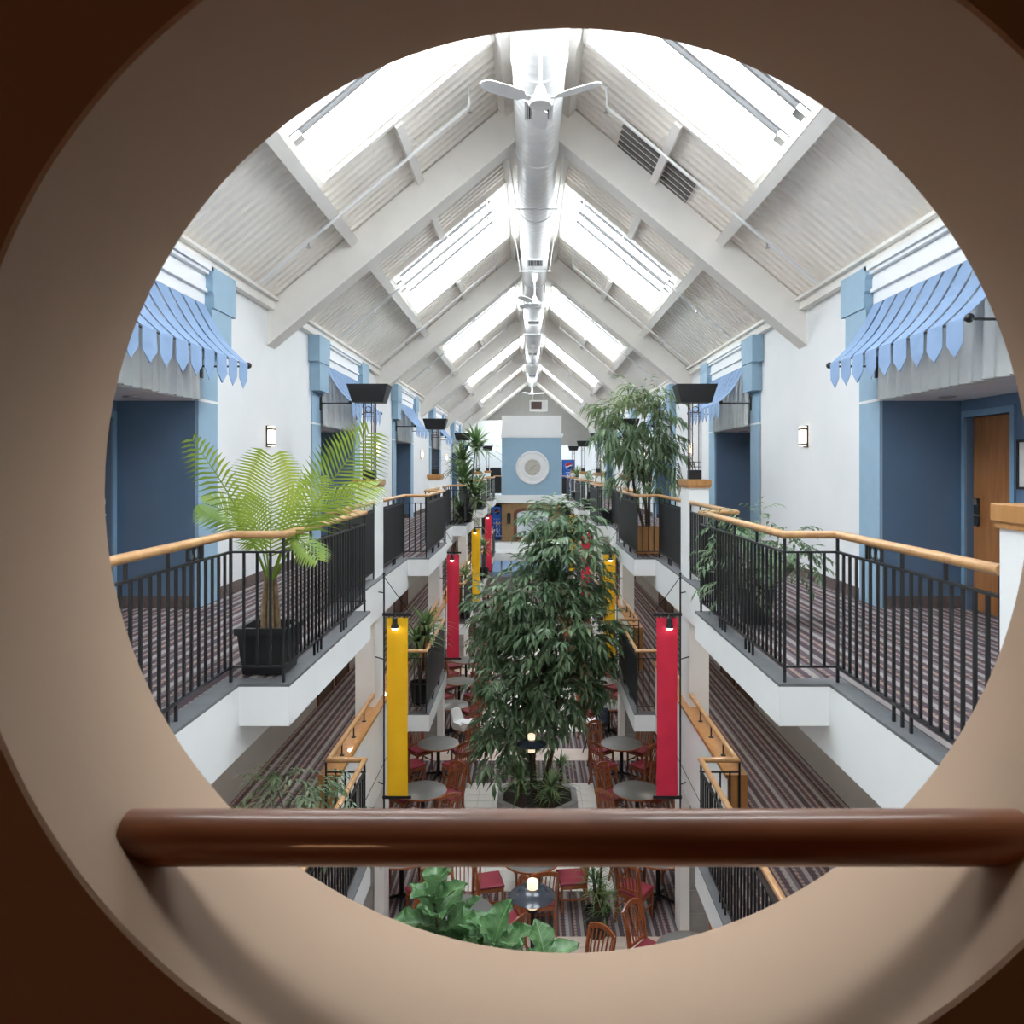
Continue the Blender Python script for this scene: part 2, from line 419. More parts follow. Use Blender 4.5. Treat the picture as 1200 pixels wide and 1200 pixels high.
# ---- roof
TH = math.atan(PITCH); CT, ST = cos(TH), sin(TH)
def rp(s, q, y, h=0.0): return (RC + s*(q + h*ST), y, EAVE + PITCH*(3.79-q) + h*CT)
Q0, Q1, QM = 0.60, 2.55, 1.69
SKY0, SKY1 = 5.93, 8.95
def deck(s, bay, ya, yb_, name, label, holes, m=None):
    mb = MB(); P = .168; n = max(1, round((yb_-ya)/P)); p = (yb_-ya)/n
    def strip(qa, qb, y0):
        prof = [(0, 0), (.42*p, 0), (.52*p, .036), (.9*p, .036), (p, 0)]
        mb.loft([[rp(s, qa, y0+u, h) for u, h in prof], [rp(s, qb, y0+u, h) for u, h in prof]], caps=False, closed=False)
    for i in range(n):
        y0 = ya + i*p; yc = y0 + p/2
        if any(a <= yc <= b for a, b in holes):
            strip(4.3, Q1+.03, y0); strip(Q0-.03, 0, y0)
        else: strip(4.3, 0, y0)
    o = mb.build(name, m or M['deck']); tag(o, label, None, None, 'structure'); return o
wcount = 0
ENDW = 'short end'
for b in range(-1, NB+1):  # last pair, beyond the clock tower, is unseen and added to brighten the gable
    ya = YF1 if b < 0 else BEAM0 + BAY*(b-1)
    yb_ = BEAM0 + BAY*b if b < NB else 56
    for s in (-1, 1):
        sk = (SKY0 + BAY*b, SKY1 + BAY*b) if b >= 0 else (1.34, 3.06)  # short end pair is unseen, added to light the near end
        hole = [sk]
        deck(s, b, ya, yb_, 'ceiling_deck', f'white corrugated roof deck {["over the end wall","first bay","second bay","third bay","fourth bay","fifth bay","beyond the clock tower"][b+1]}, {SIDE[s]}', hole)
        if not hole: continue
        wcount += 1
        W = thing(f'window_{wcount}', f'bright sloping skylight in the {ORD[b] if b >= 0 else ENDW} roof bay, {SIDE[s]}', None, rp(s, Q1, sk[0]), kind='structure')
        y0, y1 = sk
        def slab(qa, qb, ya_, yb2, ha, hb):
            m_ = MB(); m_.add([rp(s,qa,ya_,ha), rp(s,qb,ya_,ha), rp(s,qb,yb2,ha), rp(s,qa,yb2,ha), rp(s,qa,ya_,hb), rp(s,qb,ya_,hb), rp(s,qb,yb2,hb), rp(s,qa,yb2,hb)],
                             [(0,3,2,1),(4,5,6,7),(0,1,5,4),(1,2,6,5),(2,3,7,6),(3,0,4,7)]); return m_
        H1 = .34
        for a_ in ((Q0-.05, Q0, y0-.05, y1+.05), (Q1, Q1+.05, y0-.05, y1+.05), (Q0, Q1, y0-.05, y0), (Q0, Q1, y1, y1+.05)):
            slab(*a_, -.06, H1+.06).build('shaft_board', M['roofwhite'], W)
        npn = 5 if b >= 0 else 2; dy = (y1-y0)/npn
        for i in range(npn):
            slab(Q0, Q1, y0+i*dy+.02, y0+(i+1)*dy-.02, H1, H1+.012).build('pane', M['glass'], W)
            if i:
                slab(Q0, Q1, y0+i*dy-.085, y0+i*dy-.035, H1-.09, H1+.04).build('mullion', M['alu'], W)
                slab(Q0, Q1, y0+i*dy+.035, y0+i*dy+.085, H1-.09, H1+.04).build('mullion', M['alu'], W)
                for q_ in (Q0+.06, Q1-.06):
                    slab(q_-.05, q_+.05, y0+i*dy-.07, y0+i*dy+.07, H1-.16, H1-.091).build('bracket', M['chrome'], W)
        # light portal outside the glass
        ld = bpy.data.lights.new('skylight_portal', 'AREA'); ld.shape = 'RECTANGLE'; ld.size = (Q1-Q0)/CT; ld.size_y = y1-y0; ld.cycles.is_portal = True
        lo = bpy.data.objects.new('skylight_portal', ld); col.objects.link(lo)
        pc = Vector(rp(s, (Q0+Q1)/2, (y0+y1)/2, H1+.05)); lo.location = pc
        zax = Vector((s*ST, 0, CT)); yax = Vector((0, 1, 0)); xax = yax.cross(zax)
        lo.rotation_euler = Matrix((xax, yax, zax)).transposed().to_euler()
# outer cover above the deck keeps the sky out except at the skylights
for s in (-1, 1):
    mb = MB()
    def cover(qa, qb, ya, yb_):
        mb.add([rp(s,qa,ya,.05), rp(s,qb,ya,.05), rp(s,qb,yb_,.05), rp(s,qa,yb_,.05)], [(0,1,2,3)])
    cover(5.2, Q1+.05, YF0, 56); cover(Q0-.05, -.2, YF0, 56)
    cover(Q1+.05, Q0-.05, YF0, 1.29); yy = 3.11
    for b in range(NB+1):
        cover(Q1+.05, Q0-.05, yy, SKY0+BAY*b-.05); yy = SKY1+BAY*b+.05
    cover(Q1+.05, Q0-.05, yy, 56)
    struct(mb, 'ceiling_roofing', M['deckdark'], f'roofing above the deck, {SIDE[s]}')

# roof frames
for k in range(-1, NB):
    Y = BEAM0 + BAY*k
    T = thing('roof_frame', f'white steel rafter pair, {ORD[k+1]} from the round opening', 'roof beam', (RC, Y, EYE+4.9), group='white roof frames')
    for s in (-1, 1):
        xw = s*(XW[s]+.12); xin = RC
        qw = abs(xw-RC)
        zb_w, zb_a = EYE+1.66, EYE+4.88
        poly = [(xw, zb_w), (xin, zb_a), (xin, zroof(RC)-.02), (xw, EAVE + PITCH*(3.79-qw) - .02)]
        r_ = MB().prism(poly, 'y', Y-.12, Y+.12).build('rafter', M['roofwhite'], T)
        pf = [(xw, zb_w-.05), (xin, zb_a-.05), (xin, zb_a), (xw, zb_w)]
        MB().prism(pf, 'y', Y-.17, Y+.17).build('flange', M['roofwhite'], r_)
# purlins
for b in range(NB):
    ya, yb_ = BEAM0+BAY*(b-1)+.12, BEAM0+BAY*b-.12
    for s in (-1, 1):
        def bar(q, y0, y1, wd, dp, what):
            c = [rp(s, q-wd/2, y0, 0), rp(s, q+wd/2, y0, 0), rp(s, q+wd/2, y0, -dp), rp(s, q-wd/2, y0, -dp)]
            e = [rp(s, q-wd/2, y1, 0), rp(s, q+wd/2, y1, 0), rp(s, q+wd/2, y1, -dp), rp(s, q-wd/2, y1, -dp)]
            tag(MB().loft([c, e]).build('roof_purlin', M['roofwhite']), f'white purlin {what} in the {ORD[b]} roof bay, {SIDE[s]}', 'roof beam', 'white roof purlins')
        bar(Q1+.11, ya, yb_, .11, .16, 'below the skylight')
        bar(Q0-.11, ya, yb_, .11, .16, 'above the skylight')
        bar(QM, ya, SKY0+BAY*b-.06, .08, .1, 'stub nearer the round opening')
        bar(QM, SKY1+BAY*b+.06, yb_, .08, .1, 'stub farther from the round opening')
# bare steel patch in the first bay
mb = MB()
for i in range(5):
    y0 = 10.0 + i*.16
    prof = [(0, -.012), (.07, -.012), (.09, .03), (.15, .03), (.17, -.012)]
    mb.loft([[rp(1, 2.1, y0+u, h-.012) for u, h in prof], [rp(1, 1.14, y0+u, h-.012) for u, h in prof]], caps=False, closed=False)
struct(mb, 'trim_1', M['deckdark'], 'dark bare steel patch in the roof deck beside first skylight')

# eave trim boards
for s in (-1, 1):
    x = s*XW[s]
    mb = MB(); mb.box(x, x-s*.10, YF1, 50, EAVE-.10, EAVE+.10); mb.box(x, x-s*.16, YF1, 50, EAVE+.02, EAVE+.06)
    struct(mb, 'trim_2' if s < 0 else 'trim_3', M['roofwhite'], f'white eave channel along wall top, {SIDE[s]}')

# ---- gallery walls with alcoves
A0, A1 = 5.88, 8.48
ZA = EYE + 0.737
AD = 0.87
door_n = 0
for s in (-1, 1):
    nm = 'left' if s < 0 else 'right'
    xw = s*XW[s]; xb = xw + s*.2
    mb = MB(); y = YF1
    for b in range(NB):
        mb.box(xw, xb, y, A0+BAY*b, ZU-.02, EAVE+.5); mb.box(xw, xb, A0+BAY*b, A1+BAY*b, ZA+.06, EAVE+.5); y = A1+BAY*b
    mb.box(xw, xb, y, 50, ZU-.02, EAVE+.5)
    struct(mb, f'wall_{nm}', M['white'], f'white upper gallery wall with alcoves, {SIDE[s]}')
    mb = MB()
    y = YF1
    for b in range(NB):
        mb.box(xw-s*.018, xw, y, A0-.52+BAY*b-.003, ZU, ZU+.13); y = 9.0+BAY*b+.003
    struct(mb, f'baseboard_{nm}', M['carpetbase'], f'brown carpet skirting along upper gallery wall, {SIDE[s]}')
    # lower corridor wall and ground wall
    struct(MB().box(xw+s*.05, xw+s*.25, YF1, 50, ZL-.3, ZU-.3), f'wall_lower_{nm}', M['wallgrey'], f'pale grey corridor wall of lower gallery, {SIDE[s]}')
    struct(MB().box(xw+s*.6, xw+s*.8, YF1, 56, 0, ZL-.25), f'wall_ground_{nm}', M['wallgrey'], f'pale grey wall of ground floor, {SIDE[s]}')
    struct(MB().box(xw+s*1.1, xw+s*1.2, YF1, 56, 0, EAVE+.5), f'wall_outer_{nm}', M['wallgrey'], f'outer wall behind the alcoves, {SIDE[s]}')
    mb = MB().box(xw+s*.018, xw+s*.0, YF1, 2.0, ZL, ZL+.02)
    for b in range(NB):
        yA, yB = A0+BAY*b, A1+BAY*b
        # alcove shell
        A = thing('wall_alcove', f'dark blue door alcove, {ORD[b]} from round opening, {SIDE[s]}', None, (xw, yA, ZU), kind='structure')
        xa = xw + s*AD
        q = MB()
        q.box(xw+s*.002, xa+s*.12, yB-.004, yB+.1, ZU, ZA+.06); q.box(xw+s*.002, xa+s*.12, yA-.1, yA+.004, ZU, ZA+.06)
        d1a, d1b = yB-.90, yB-.11; d2a, d2b = yA+.11, yA+.90
        for u, v in ((yA, d2a), (d2b, d1a), (d1b, yB)): q.box(xa, xa+s*.12, u, v, ZU, ZA+.06)
        for u, v in ((d2a, d2b), (d1a, d1b)): q.box(xa, xa+s*.12, u, v, ZU+2.1, ZA+.06)
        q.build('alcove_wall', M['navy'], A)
        MB().box(xw+s*.001, xa+s*.1, yA, yB, ZA, ZA+.055).build('soffit', M['white'], A)
        dl = MB().lathe([(.085, -.002), (.085, -.012), (.062, -.012), (.055, .0)], (xw+s*.42, (yA+yB)/2+.75, ZA), 20).build('downlight', M['chrome'], A)
        MB().box(xw+s*.02, xa, yB-.019, yB-.0041, ZU, ZU+.13).build('skirting', M['carpetbase'], A)
        for (u, v, far) in ((d1a, d1b, True), (d2a, d2b, False)):
            door_n += 1
            D = thing(f'door_{door_n}', f'orange brown veneer door in the {ORD[b]} alcove {"farther from" if far else "nearer"} the round opening, {SIDE[s]}', None, (xa, u, ZU), kind='structure')
            MB().box(xa+s*.075, xa+s*.115, u+.002, v-.002, ZU+.01, ZU+2.095).build('leaf', M['door'], D)
            c = .065
            for bx in ((u-c, u, ZU, ZU+2.1+c), (v, v+c, ZU, ZU+2.1+c), (u+.0005, v-.0005, ZU+2.1, ZU+2.1+c)):
                MB().box(xa-s*.025, xa, bx[0], bx[1], bx[2], bx[3]).build('casing', M['trimblue'], D)
            hy = v-.09 if far else u+.09
            lk = MB().bevbox(xa+s*.04, xa+s*.075, hy-.035, hy+.035, ZU+.92, ZU+1.22, .008).build('lock', M['black'], D)
            MB().box(xa+s*.03, xa+s*.042, hy-.025, hy+.025, ZU+1.15, ZU+1.21).build('card_reader', M['chrome'], lk)
            MB().tube([(xa+s*.045, hy, ZU+1.04), (xa+s*.015, hy, ZU+1.04), (xa+s*.015, hy-.10*(1 if far else -1), ZU+1.04)], .009, 8).build('lever', M['chrome'], lk)
        # framed print between the doors
        pm = d1a-.30
        F = thing('framed_print', f'small white-matted framed print between alcove doors, {ORD[b]} alcove, {SIDE[s]}', 'picture', (xa, pm, ZU+1.34), group='alcove prints')
        hw_, z0, z1 = .2, ZU+1.34, ZU+1.82
        for bx in ((pm-hw_, pm-hw_+.025, z0, z1), (pm+hw_-.025, pm+hw_, z0, z1), (pm-hw_+.0255, pm+hw_-.0255, z0, z0+.025), (pm-hw_+.0255, pm+hw_-.0255, z1-.025, z1)):
            MB().box(xa-s*.025, xa-s*.001, *bx).build('frame', M['black'], F)
        MB().box(xa-s*.012, xa-s*.002, pm-hw_+.02, pm+hw_-.02, z0+.02, z1-.02).build('mount', M['paper'], F)
        MB().box(xa-s*.014, xa-s*.0121, pm-.09, pm+.09, z0+.11, z1-.11).build('picture', M['print'], F)
    # pilasters with stepped capitals
    for b in range(NB):
        for near in (True, False):
            ya, yb_ = (A0+BAY*b-.52, A0+BAY*b) if near else (A1+BAY*b, A1+BAY*b+.52)
            P_ = thing('pilaster', f'light blue pilaster with stepped capital {"nearer" if near else "farther from"} the round opening, {ORD[b]} alcove, {SIDE[s]}', 'pilaster', (xw, (ya+yb_)/2, ZU), group='blue pilasters')
            MB().box(xw-s*.03, xw-s*.0005, ya, yb_, ZU, ZA-.001).build('shaft', M['blue'], P_)
            MB().box(xw-s*.034, xw-s*.0005, ya-.004, yb_+.004, ZA, ZA+.03).build('band', M['white'], P_)
            MB().box(xw-s*.03, xw-s*.0005, ya, yb_, ZA+.031, EYE+1.30).build('upper_shaft', M['blue'], P_)
            MB().box(xw-s*.004, xw-s*.0005, (ya-.012 if near else yb_), (ya if near else yb_+.012), ZU, ZA).build('edge_strip', M['oakflat'], P_)
            e0, e1 = (ya-.06, yb_-.02) if near else (ya+.02, yb_+.06)
            f0, f1 = (ya-.15, yb_-.03) if near else (ya+.03, yb_+.15)
            MB().box(xw-s*.17, xw-s*.0005, e0, e1, EYE+1.30, EYE+1.77).build('capital_block', M['blue'], P_)
            # upper capital with a moulded inner side
            yi = f1 if near else f0; sg = 1 if near else -1
            o0 = f0 if near else f1
            prof = [(yi, EYE+1.77), (yi, EYE+1.92), (yi+sg*.03, EYE+1.95), (yi+sg*.03, EYE+2.08), (yi+sg*.06, EYE+2.12), (yi+sg*.06, EAVE-.101), (o0, EAVE-.101), (o0, EYE+1.77)]
            MB().prism(prof, 'x', xw-s*.19, xw-s*.0005).build('capital_top', M['blue'], P_)
        # cornice over the alcove
        C = thing(f'trim_{10+b*2+(s>0)}', f'white stepped cornice above the {ORD[b]} awning, {SIDE[s]}', None, (xw, A0+BAY*b, EYE+1.8), kind='structure')
        for (z0, z1, dpt) in ((1.80, 1.93, .09), (1.935, 1.97, .13), (1.975, 2.12, .11), (2.125, 2.16, .16), (2.165, 2.22, .19)):
            MB().box(xw-s*dpt, xw-s*.0005, A0+BAY*b-.02, A1+BAY*b+.02, EYE+z0, EYE+z1).build('moulding', M['white'], C)

# ---- gallery slabs
BY0, BY1 = 5.46, 8.24
YE = 43.4
for s in (-1, 1):
    nm = 'left' if s < 0 else 'right'
    xo, xi, xw = s*XO[s], s*XI[s], s*XW[s]
    for lev, Z in (('upper', ZU), ('lower', ZL)):
        Fl = thing(f'floor_{lev}_{nm}', f'striped carpet walkway of the {lev} gallery, {SIDE[s]}', None, (xo, YF1, Z), kind='structure')
        mb = MB().box(xo+s*.15, xw+s*AD+s*.1, YF1, YE, Z-.008, Z)
        for b in range(NB): mb.box(xi+s*.15, xo+s*.15, BY0+BAY*b+.15, BY1+BAY*b-.15, Z-.008, Z)
        mb.build('carpet', M['carpet'], Fl)
        kb = MB(); kz0, kz1 = Z-.008, Z+.012
        y = YF1
        for b in range(NB):
            u, v = BY0+BAY*b, BY1+BAY*b
            kb.box(xo, xo+s*.15, y, u+.15, kz0, kz1); kb.box(xi, xo, u, u+.15, kz0, kz1)
            kb.box(xi, xi+s*.15, u+.15, v-.15, kz0, kz1); kb.box(xi, xo, v-.15, v, kz0, kz1); y = v-.15
        kb.box(xo, xo+s*.15, y, YE, kz0, kz1)
        kb.build('kerb', M['kerb'], Fl)
        MB().box(xo, xw+s*AD+s*.25, YF1, YE, Z-.30, Z-.009).build('slab', M['fascia'], Fl)
        if lev == 'upper':
            MB().box(xo+s*.002, xo+s*.25, YF1, YE, Z-.51, Z-.301).build('edge_beam', M['fascia'], Fl)
        for b in range(NB):
            MB().box(xi, xo-s*.0005, BY0+BAY*b, BY1+BAY*b, Z-.287, Z-.009).build('balcony_slab', M['fascia'], Fl)
        if lev == 'lower':
            y = YF1
            for b in range(NB+1):
                u = BY0+BAY*b if b < NB else YE
                if b < NB or True:
                    Wl = thing(f'trim_{30+b*2+(s>0)}', f'white half wall with orange oak capping beside the {ORD[b]} pier on lower gallery, {SIDE[s]}', None, (xo, y, Z), kind='structure')
                    MB().box(xo+s*.001, xo+s*.16, y, u, Z+.013, Z+.86).build('half_wall', M['fascia'], Wl)
                    MB().box(xo-s*.03, xo+s*.20, y-.02, u+.02, Z+.861, Z+.90).build('capping', M['oakflat'], Wl)
                    if b < NB: MB().box(xo-s*.012, xo+s*.20, u+.001, u+.02, Z+.02, Z+.86).build('end_panel', M['oakflat'], Wl)
                    if b > 0: MB().box(xo-s*.012, xo+s*.20, y-.02, y-.001, Z+.02, Z+.86).build('end_panel', M['oakflat'], Wl)
                if b < NB: y = BY1+BAY*b
            for b in range(NB):
                for (u, v) in ((A0+BAY*b+.1, A0+BAY*b+1.0), (A0+BAY*b+1.35, A0+BAY*b+2.25)):
                    door_n += 1
                    D = thing(f'door_{door_n}', f'brown door in the lower corridor wall, {ORD[b]} bay, {SIDE[s]}', None, (xw+s*.05, u, Z), group='lower corridor doors', kind='structure')
                    MB().box(xw+s*.03, xw+s*.049, u, v, Z, Z+2.0).build('leaf', M['browndoor'], D)
                    for bx in ((u-.07, u, Z, Z+2.07), (v, v+.07, Z, Z+2.07), (u+.0005, v-.0005, Z+2.0, Z+2.07)): MB().box(xw+s*.015, xw+s*.049, *bx).build('casing', M['plumframe'], D)

# ---- piers with oak caps
PY0, PY1 = 10.55, 11.15
blk = mesh_of(MB().bevbox(0, .62, 0, .5, 0, .332, .008), 'stone_block', M['stone'])
for s in (-1, 1):
    for k in range(-1, NB):
        xa, xb = s*(XO[s]+.06), s*(XO[s]+.33)
        y0, y1 = PY0+BAY*k, PY1+BAY*k
        T = thing('pier', f'white pier with oak cap, {ORD[k+1]} from round opening, {SIDE[s]}', 'column', ((xa+xb)/2, (y0+y1)/2, 0), group='white piers')
        MB().box(xa, xb, y0, y1, ZL-.3, EYE-.25).build('shaft', M['fascia'], T)
        MB().box(xa, xa+s*.14, y1+.05, y1+.45, 0, ZL-.301).build('ground_post', M['fascia'], T)
        cp = MB().bevbox(xa-s*.03, xb+s*.03, y0-.03, y1+.03, EYE-.25, EYE-.165, .006).build('cap', M['oakflat'], T)
        MB().box(xa-s*.015, xb+s*.015, y0-.015, y1+.015, EYE-.28, EYE-.2501).build('cap_moulding', M['oakflat'], cp)
        S = thing('stone_wall', f'grey stone block wall beside the {ORD[k+1]} pier on the ground floor, {SIDE[s]}', 'wall', (xb, y1, 0), group='stone block walls')
        for r in range(7):
            inst(blk, 'stone_block', S, (xa + s*.142 - (0 if s > 0 else .62), y1+.08, r*.335))

# ---- far end: bridges, clock tower, gable
xo0, xo1 = -XO[-1], XO[1]
struct(MB().box(-5, 5.1, YE, 56, ZU-.46, ZU), 'floor_upper_far', M['fascia'], 'white edge of the upper bridge under the clock tower')
struct(MB().box(-5, 5.1, YE-.6, 56, ZL-.7, ZL), 'floor_lower_far', M['fascia'], 'beige edge of the lower bridge at the far end')
struct(MB().box(-5, 5.1, YE-2.6, YE-.601, ZL-.75, ZL-.35), 'trim_50', M['fascia'], 'pale beam in front of the lower bridge')
struct(MB().box(-5, 5.1, 49.2, 49.4, 0, 13), 'wall_far', M['gable'], 'grey gable wall at the far end of the hall')
tx0, tx1 = at(588, 0, YEND).x, at(658, 0, YEND).x
T = thing('wall_clock_tower', 'blue panelled tower block with white top carrying the clock', None, ((tx0+tx1)/2, YEND+.5, ZU), kind='structure')
MB().box(tx0, tx1, YEND, YEND+2, ZU, EYE+1.69).build('panel', M['blue'], T)
MB().box(tx0-.003, tx1+.003, YEND-.003, YEND+2.003, EYE+1.691, EYE+2.95).build('top_block', M['white'], T)
MB().box(tx0-.06, tx1+.06, YEND-.06, YEND+2.06, EYE+1.70, EYE+1.80).build('cornice', M['white'], T)
MB().box(tx0-.1, tx1+.1, YEND-.1, YEND+2.1, EYE+1.80, EYE+1.92).build('cornice', M['white'], T)
# white corner masses either side behind the tower
struct(MB().box(-5, -1.0, 47.2, 47.4, ZU, EYE+2.9), 'wall_far_left', M['white'], 'white wall behind clock tower, palm side')
struct(MB().box(1.2, 5.1, 48.2, 48.4, ZU, EYE+1.4), 'wall_far_right', M['white'], 'white wall behind clock tower, boxed ficus side')
C = thing('wall_clock', 'round white wall clock with beige dial on blue tower', 'clock', at(624, 548, YEND))
cc = at(624, 548, YEND)
MB().lathe([(.45,-.02),(.47,-.07),(.60,-.09),(.62,-.06),(.80,-.05),(.83,-.10),(.93,-.10),(.95,-.06),(.95,-.001)], (cc.x, YEND, cc.z), 48, 'y').build('surround', M['whitepl'], C)
MB().lathe([(.0005,-.03),(.455,-.03)], (cc.x, YEND, cc.z), 40, 'y').build('dial', M['clockface'], C)
for i in range(12):
    a = 2*pi*i/12; mb = MB(); p = Vector((cc.x+.38*sin(a), YEND-.036, cc.z+.38*cos(a))); q = Vector((cc.x+.31*sin(a), YEND-.036, cc.z+.31*cos(a)))
    mb.cyl(p, q, .012, n=4).build('hour_mark', M['rust'], C)
MB().cyl((cc.x, YEND-.045, cc.z), (cc.x+.20, YEND-.045, cc.z+.15), .018, .008, 4).build('hour_hand', M['rust'], C)
MB().cyl((cc.x, YEND-.05, cc.z), (cc.x-.20, YEND-.05, cc.z-.19), .012, .006, 4).build('minute_hand', M['rust'], C)
# brown wall with arched panel below
Bw = thing('wall_brown', 'brown wall with arched picture window on the lower bridge', None, ((tx0+tx1)/2, YEND, ZL), kind='structure')
MB().box(tx0, tx1, YEND, YEND+.3, ZL, ZU-.461).build('panel', M['brownwall'], Bw)
def arch(x0, x1, z0, zs, rise, n=14):
    xm = (x0+x1)/2; r = (x1-x0)/2
    return [(x0, z0), (x1, z0)] + [(xm + r*cos(pi*i/n), zs + rise*sin(pi*i/n)) for i in range(n+1)]
ax0, ax1 = at(602, 0, YEND).x, at(646, 0, YEND).x
fr = MB().prism(arch(ax0, ax1, ZL+.12, ZL+1.62, .32), 'y', YEND-.06, YEND-.001).build('arch_frame', M['plumframe'], Bw)
MB().prism(arch(ax0+.19, ax1-.19, ZL+.3, ZL+1.55, .22), 'y', YEND-.075, YEND-.061).build('arch_panel', M['artglass'], fr)
tag(MB().bevbox(at(594.5,0,YEND).x, at(598.5,0,YEND).x, YEND-.12, YEND-.001, ZL+1.05, ZL+1.62, .03).build('wall_lantern', M['black']), 'tall black lantern on the brown wall', 'lamp')

num = ['first', 'second', 'third', 'fourth', 'fifth', 'sixth', 'seventh', 'eighth', 'ninth', 'tenth', 'eleventh', 'twelfth']
# unseen downlights added in both gallery soffits to brighten the lower levels
dm = mesh_of(MB().lathe([(.0005, -.004), (.10, -.004)], (0,0,0), 18), 'lens', mat('lit downlight lens', (.9,.88,.8), .5, emit=((1,.88,.74), 42)))
rm = mesh_of(MB().lathe([(.10, 0), (.10, -.008), (.125, -.008), (.13, 0)], (0,0,0), 18), 'trim_ring', M['whitepl'])
for s in (-1, 1):
    for lev, Z, xx in (('lower gallery', ZU-.30, 2.95), ('ground floor', ZL-.30, 2.75)):
        for i in range(12):
            y = 3.4 + i*3.15
            T = thing('recessed_downlight', f'small round downlight in the {lev} soffit, {SIDE[s]}, {num[i]} from round opening', 'lamp', (s*xx, y, Z), group=f'{lev} downlights, {SIDE[s]}')
            inst(dm, 'lens', T, (s*xx, y, Z)); inst(rm, 'trim_ring', T, (s*xx, y, Z))

# ================================================================ RAILINGS
bal_mesh = {}
def balus(h, r=.0085):
    k = (round(h, 3), r)
    if k not in bal_mesh: bal_mesh[k] = mesh_of(MB().box(-r, r, -r, r, 0, h), 'baluster', M['black'])
    return bal_mesh[k]
def scroll(parent, p, dirv, z0, z1):
    zc = (z0+z1)/2; r = (z1-z0)/2*.86
    n = []
    for k in (-1, 1):
        c = p + dirv*(r*1.15*k)
        pts = [(c.x + dirv.x*r*cos(a)*.9, c.y + dirv.y*r*cos(a)*.9, zc + r*sin(a)) for a in [2*pi*i/14 for i in range(14)]]
        MB().tube(pts, .006, 5, closed=True).build('scroll', M['black'], parent)
    for k in (-2.3, 0, 2.3):
        c = p + dirv*(r*k)
        inst(balus(z1-z0), 'scroll_post', parent, (c.x, c.y, z0))
def railing(name, label, path, Z, hand_path=None, group=None, screens=(), dense=True, scrolls=()):
    """path: plan points of the steel fence; hand_path: plan points of the wooden rail"""
    P = [Vector((x, y, 0)) for x, y in path]
    T = thing(name, label, 'railing', (P[0].x, P[0].y, Z), group=group)
    HZ = Z + 1.07
    hp = [Vector((x, y, 0)) for x, y in (hand_path or path)]
    MB().tube([(p.x, p.y, HZ) for p in hp], .029, 12).build('handrail', M['oak'], T)
    zt, zb = Z + .945, Z + .125
    up, lo = MB(), MB()
    up.tube([(p.x, p.y, zt) for p in P], .02, 4, flat=.5); lo.tube([(p.x, p.y, zb) for p in P], .02, 4, flat=.5)
    up.build('top_bar', M['black'], T, smooth=False); lo.build('bottom_bar', M['black'], T, smooth=False)
    for i, p in enumerate(P):
        inst(balus(HZ-.02-(Z+.012), .0095), 'post', T, (p.x, p.y, Z+.012))
    for i in range(len(P)-1):
        a, b = P[i], P[i+1]; L_ = (b-a).length; d = (b-a)/L_
        short = L_ < .6
        if i in screens:
            e = .02; n = Vector((-d.y, d.x, 0))
            q0, q1 = a + d*e, b - d*e; t = .006
            mb = MB(); mb.loft([[tuple(q0+n*t+Vector((0,0,zb+.01))), tuple(q0-n*t+Vector((0,0,zb+.01))), tuple(q0-n*t+Vector((0,0,zt+.03))), tuple(q0+n*t+Vector((0,0,zt+.03)))],
                     [tuple(q1+n*t+Vector((0,0,zb+.01))), tuple(q1-n*t+Vector((0,0,zb+.01))), tuple(q1-n*t+Vector((0,0,zt+.03))), tuple(q1+n*t+Vector((0,0,zt+.03)))]])
            mb.build('mesh_screen', M['screen'], T)
        sp = .105 if (dense or short) else .36
        m = max(1, round(L_/sp))
        for j in range(1, m):
            c = a + d*(L_*j/m)
            inst(balus(zt-zb), 'baluster', T, (c.x, c.y, zb))
        # paired stubs: feet under the bottom bar and spacers under the wooden rail
        if not short:
            for fpos in ([.33, .66] if L_ > 2 else [.5]):
                for k in (-1, 0, 1):
                    c = a + d*(L_*fpos + k*L_/m)
                    inst(balus(zb-(Z+.012)), 'foot', T, (c.x, c.y, Z+.012))
            for fpos in (.25, .5, .75):
                c = a + d*(L_*fpos)
                inst(balus(HZ-.025-zt), 'spacer', T, (c.x, c.y, zt))
    for (x, y, dx, dy) in scrolls:
        scroll(T, Vector((x, y, 0)), Vector((dx, dy, 0)), zt+.012, HZ-.026)
    return T
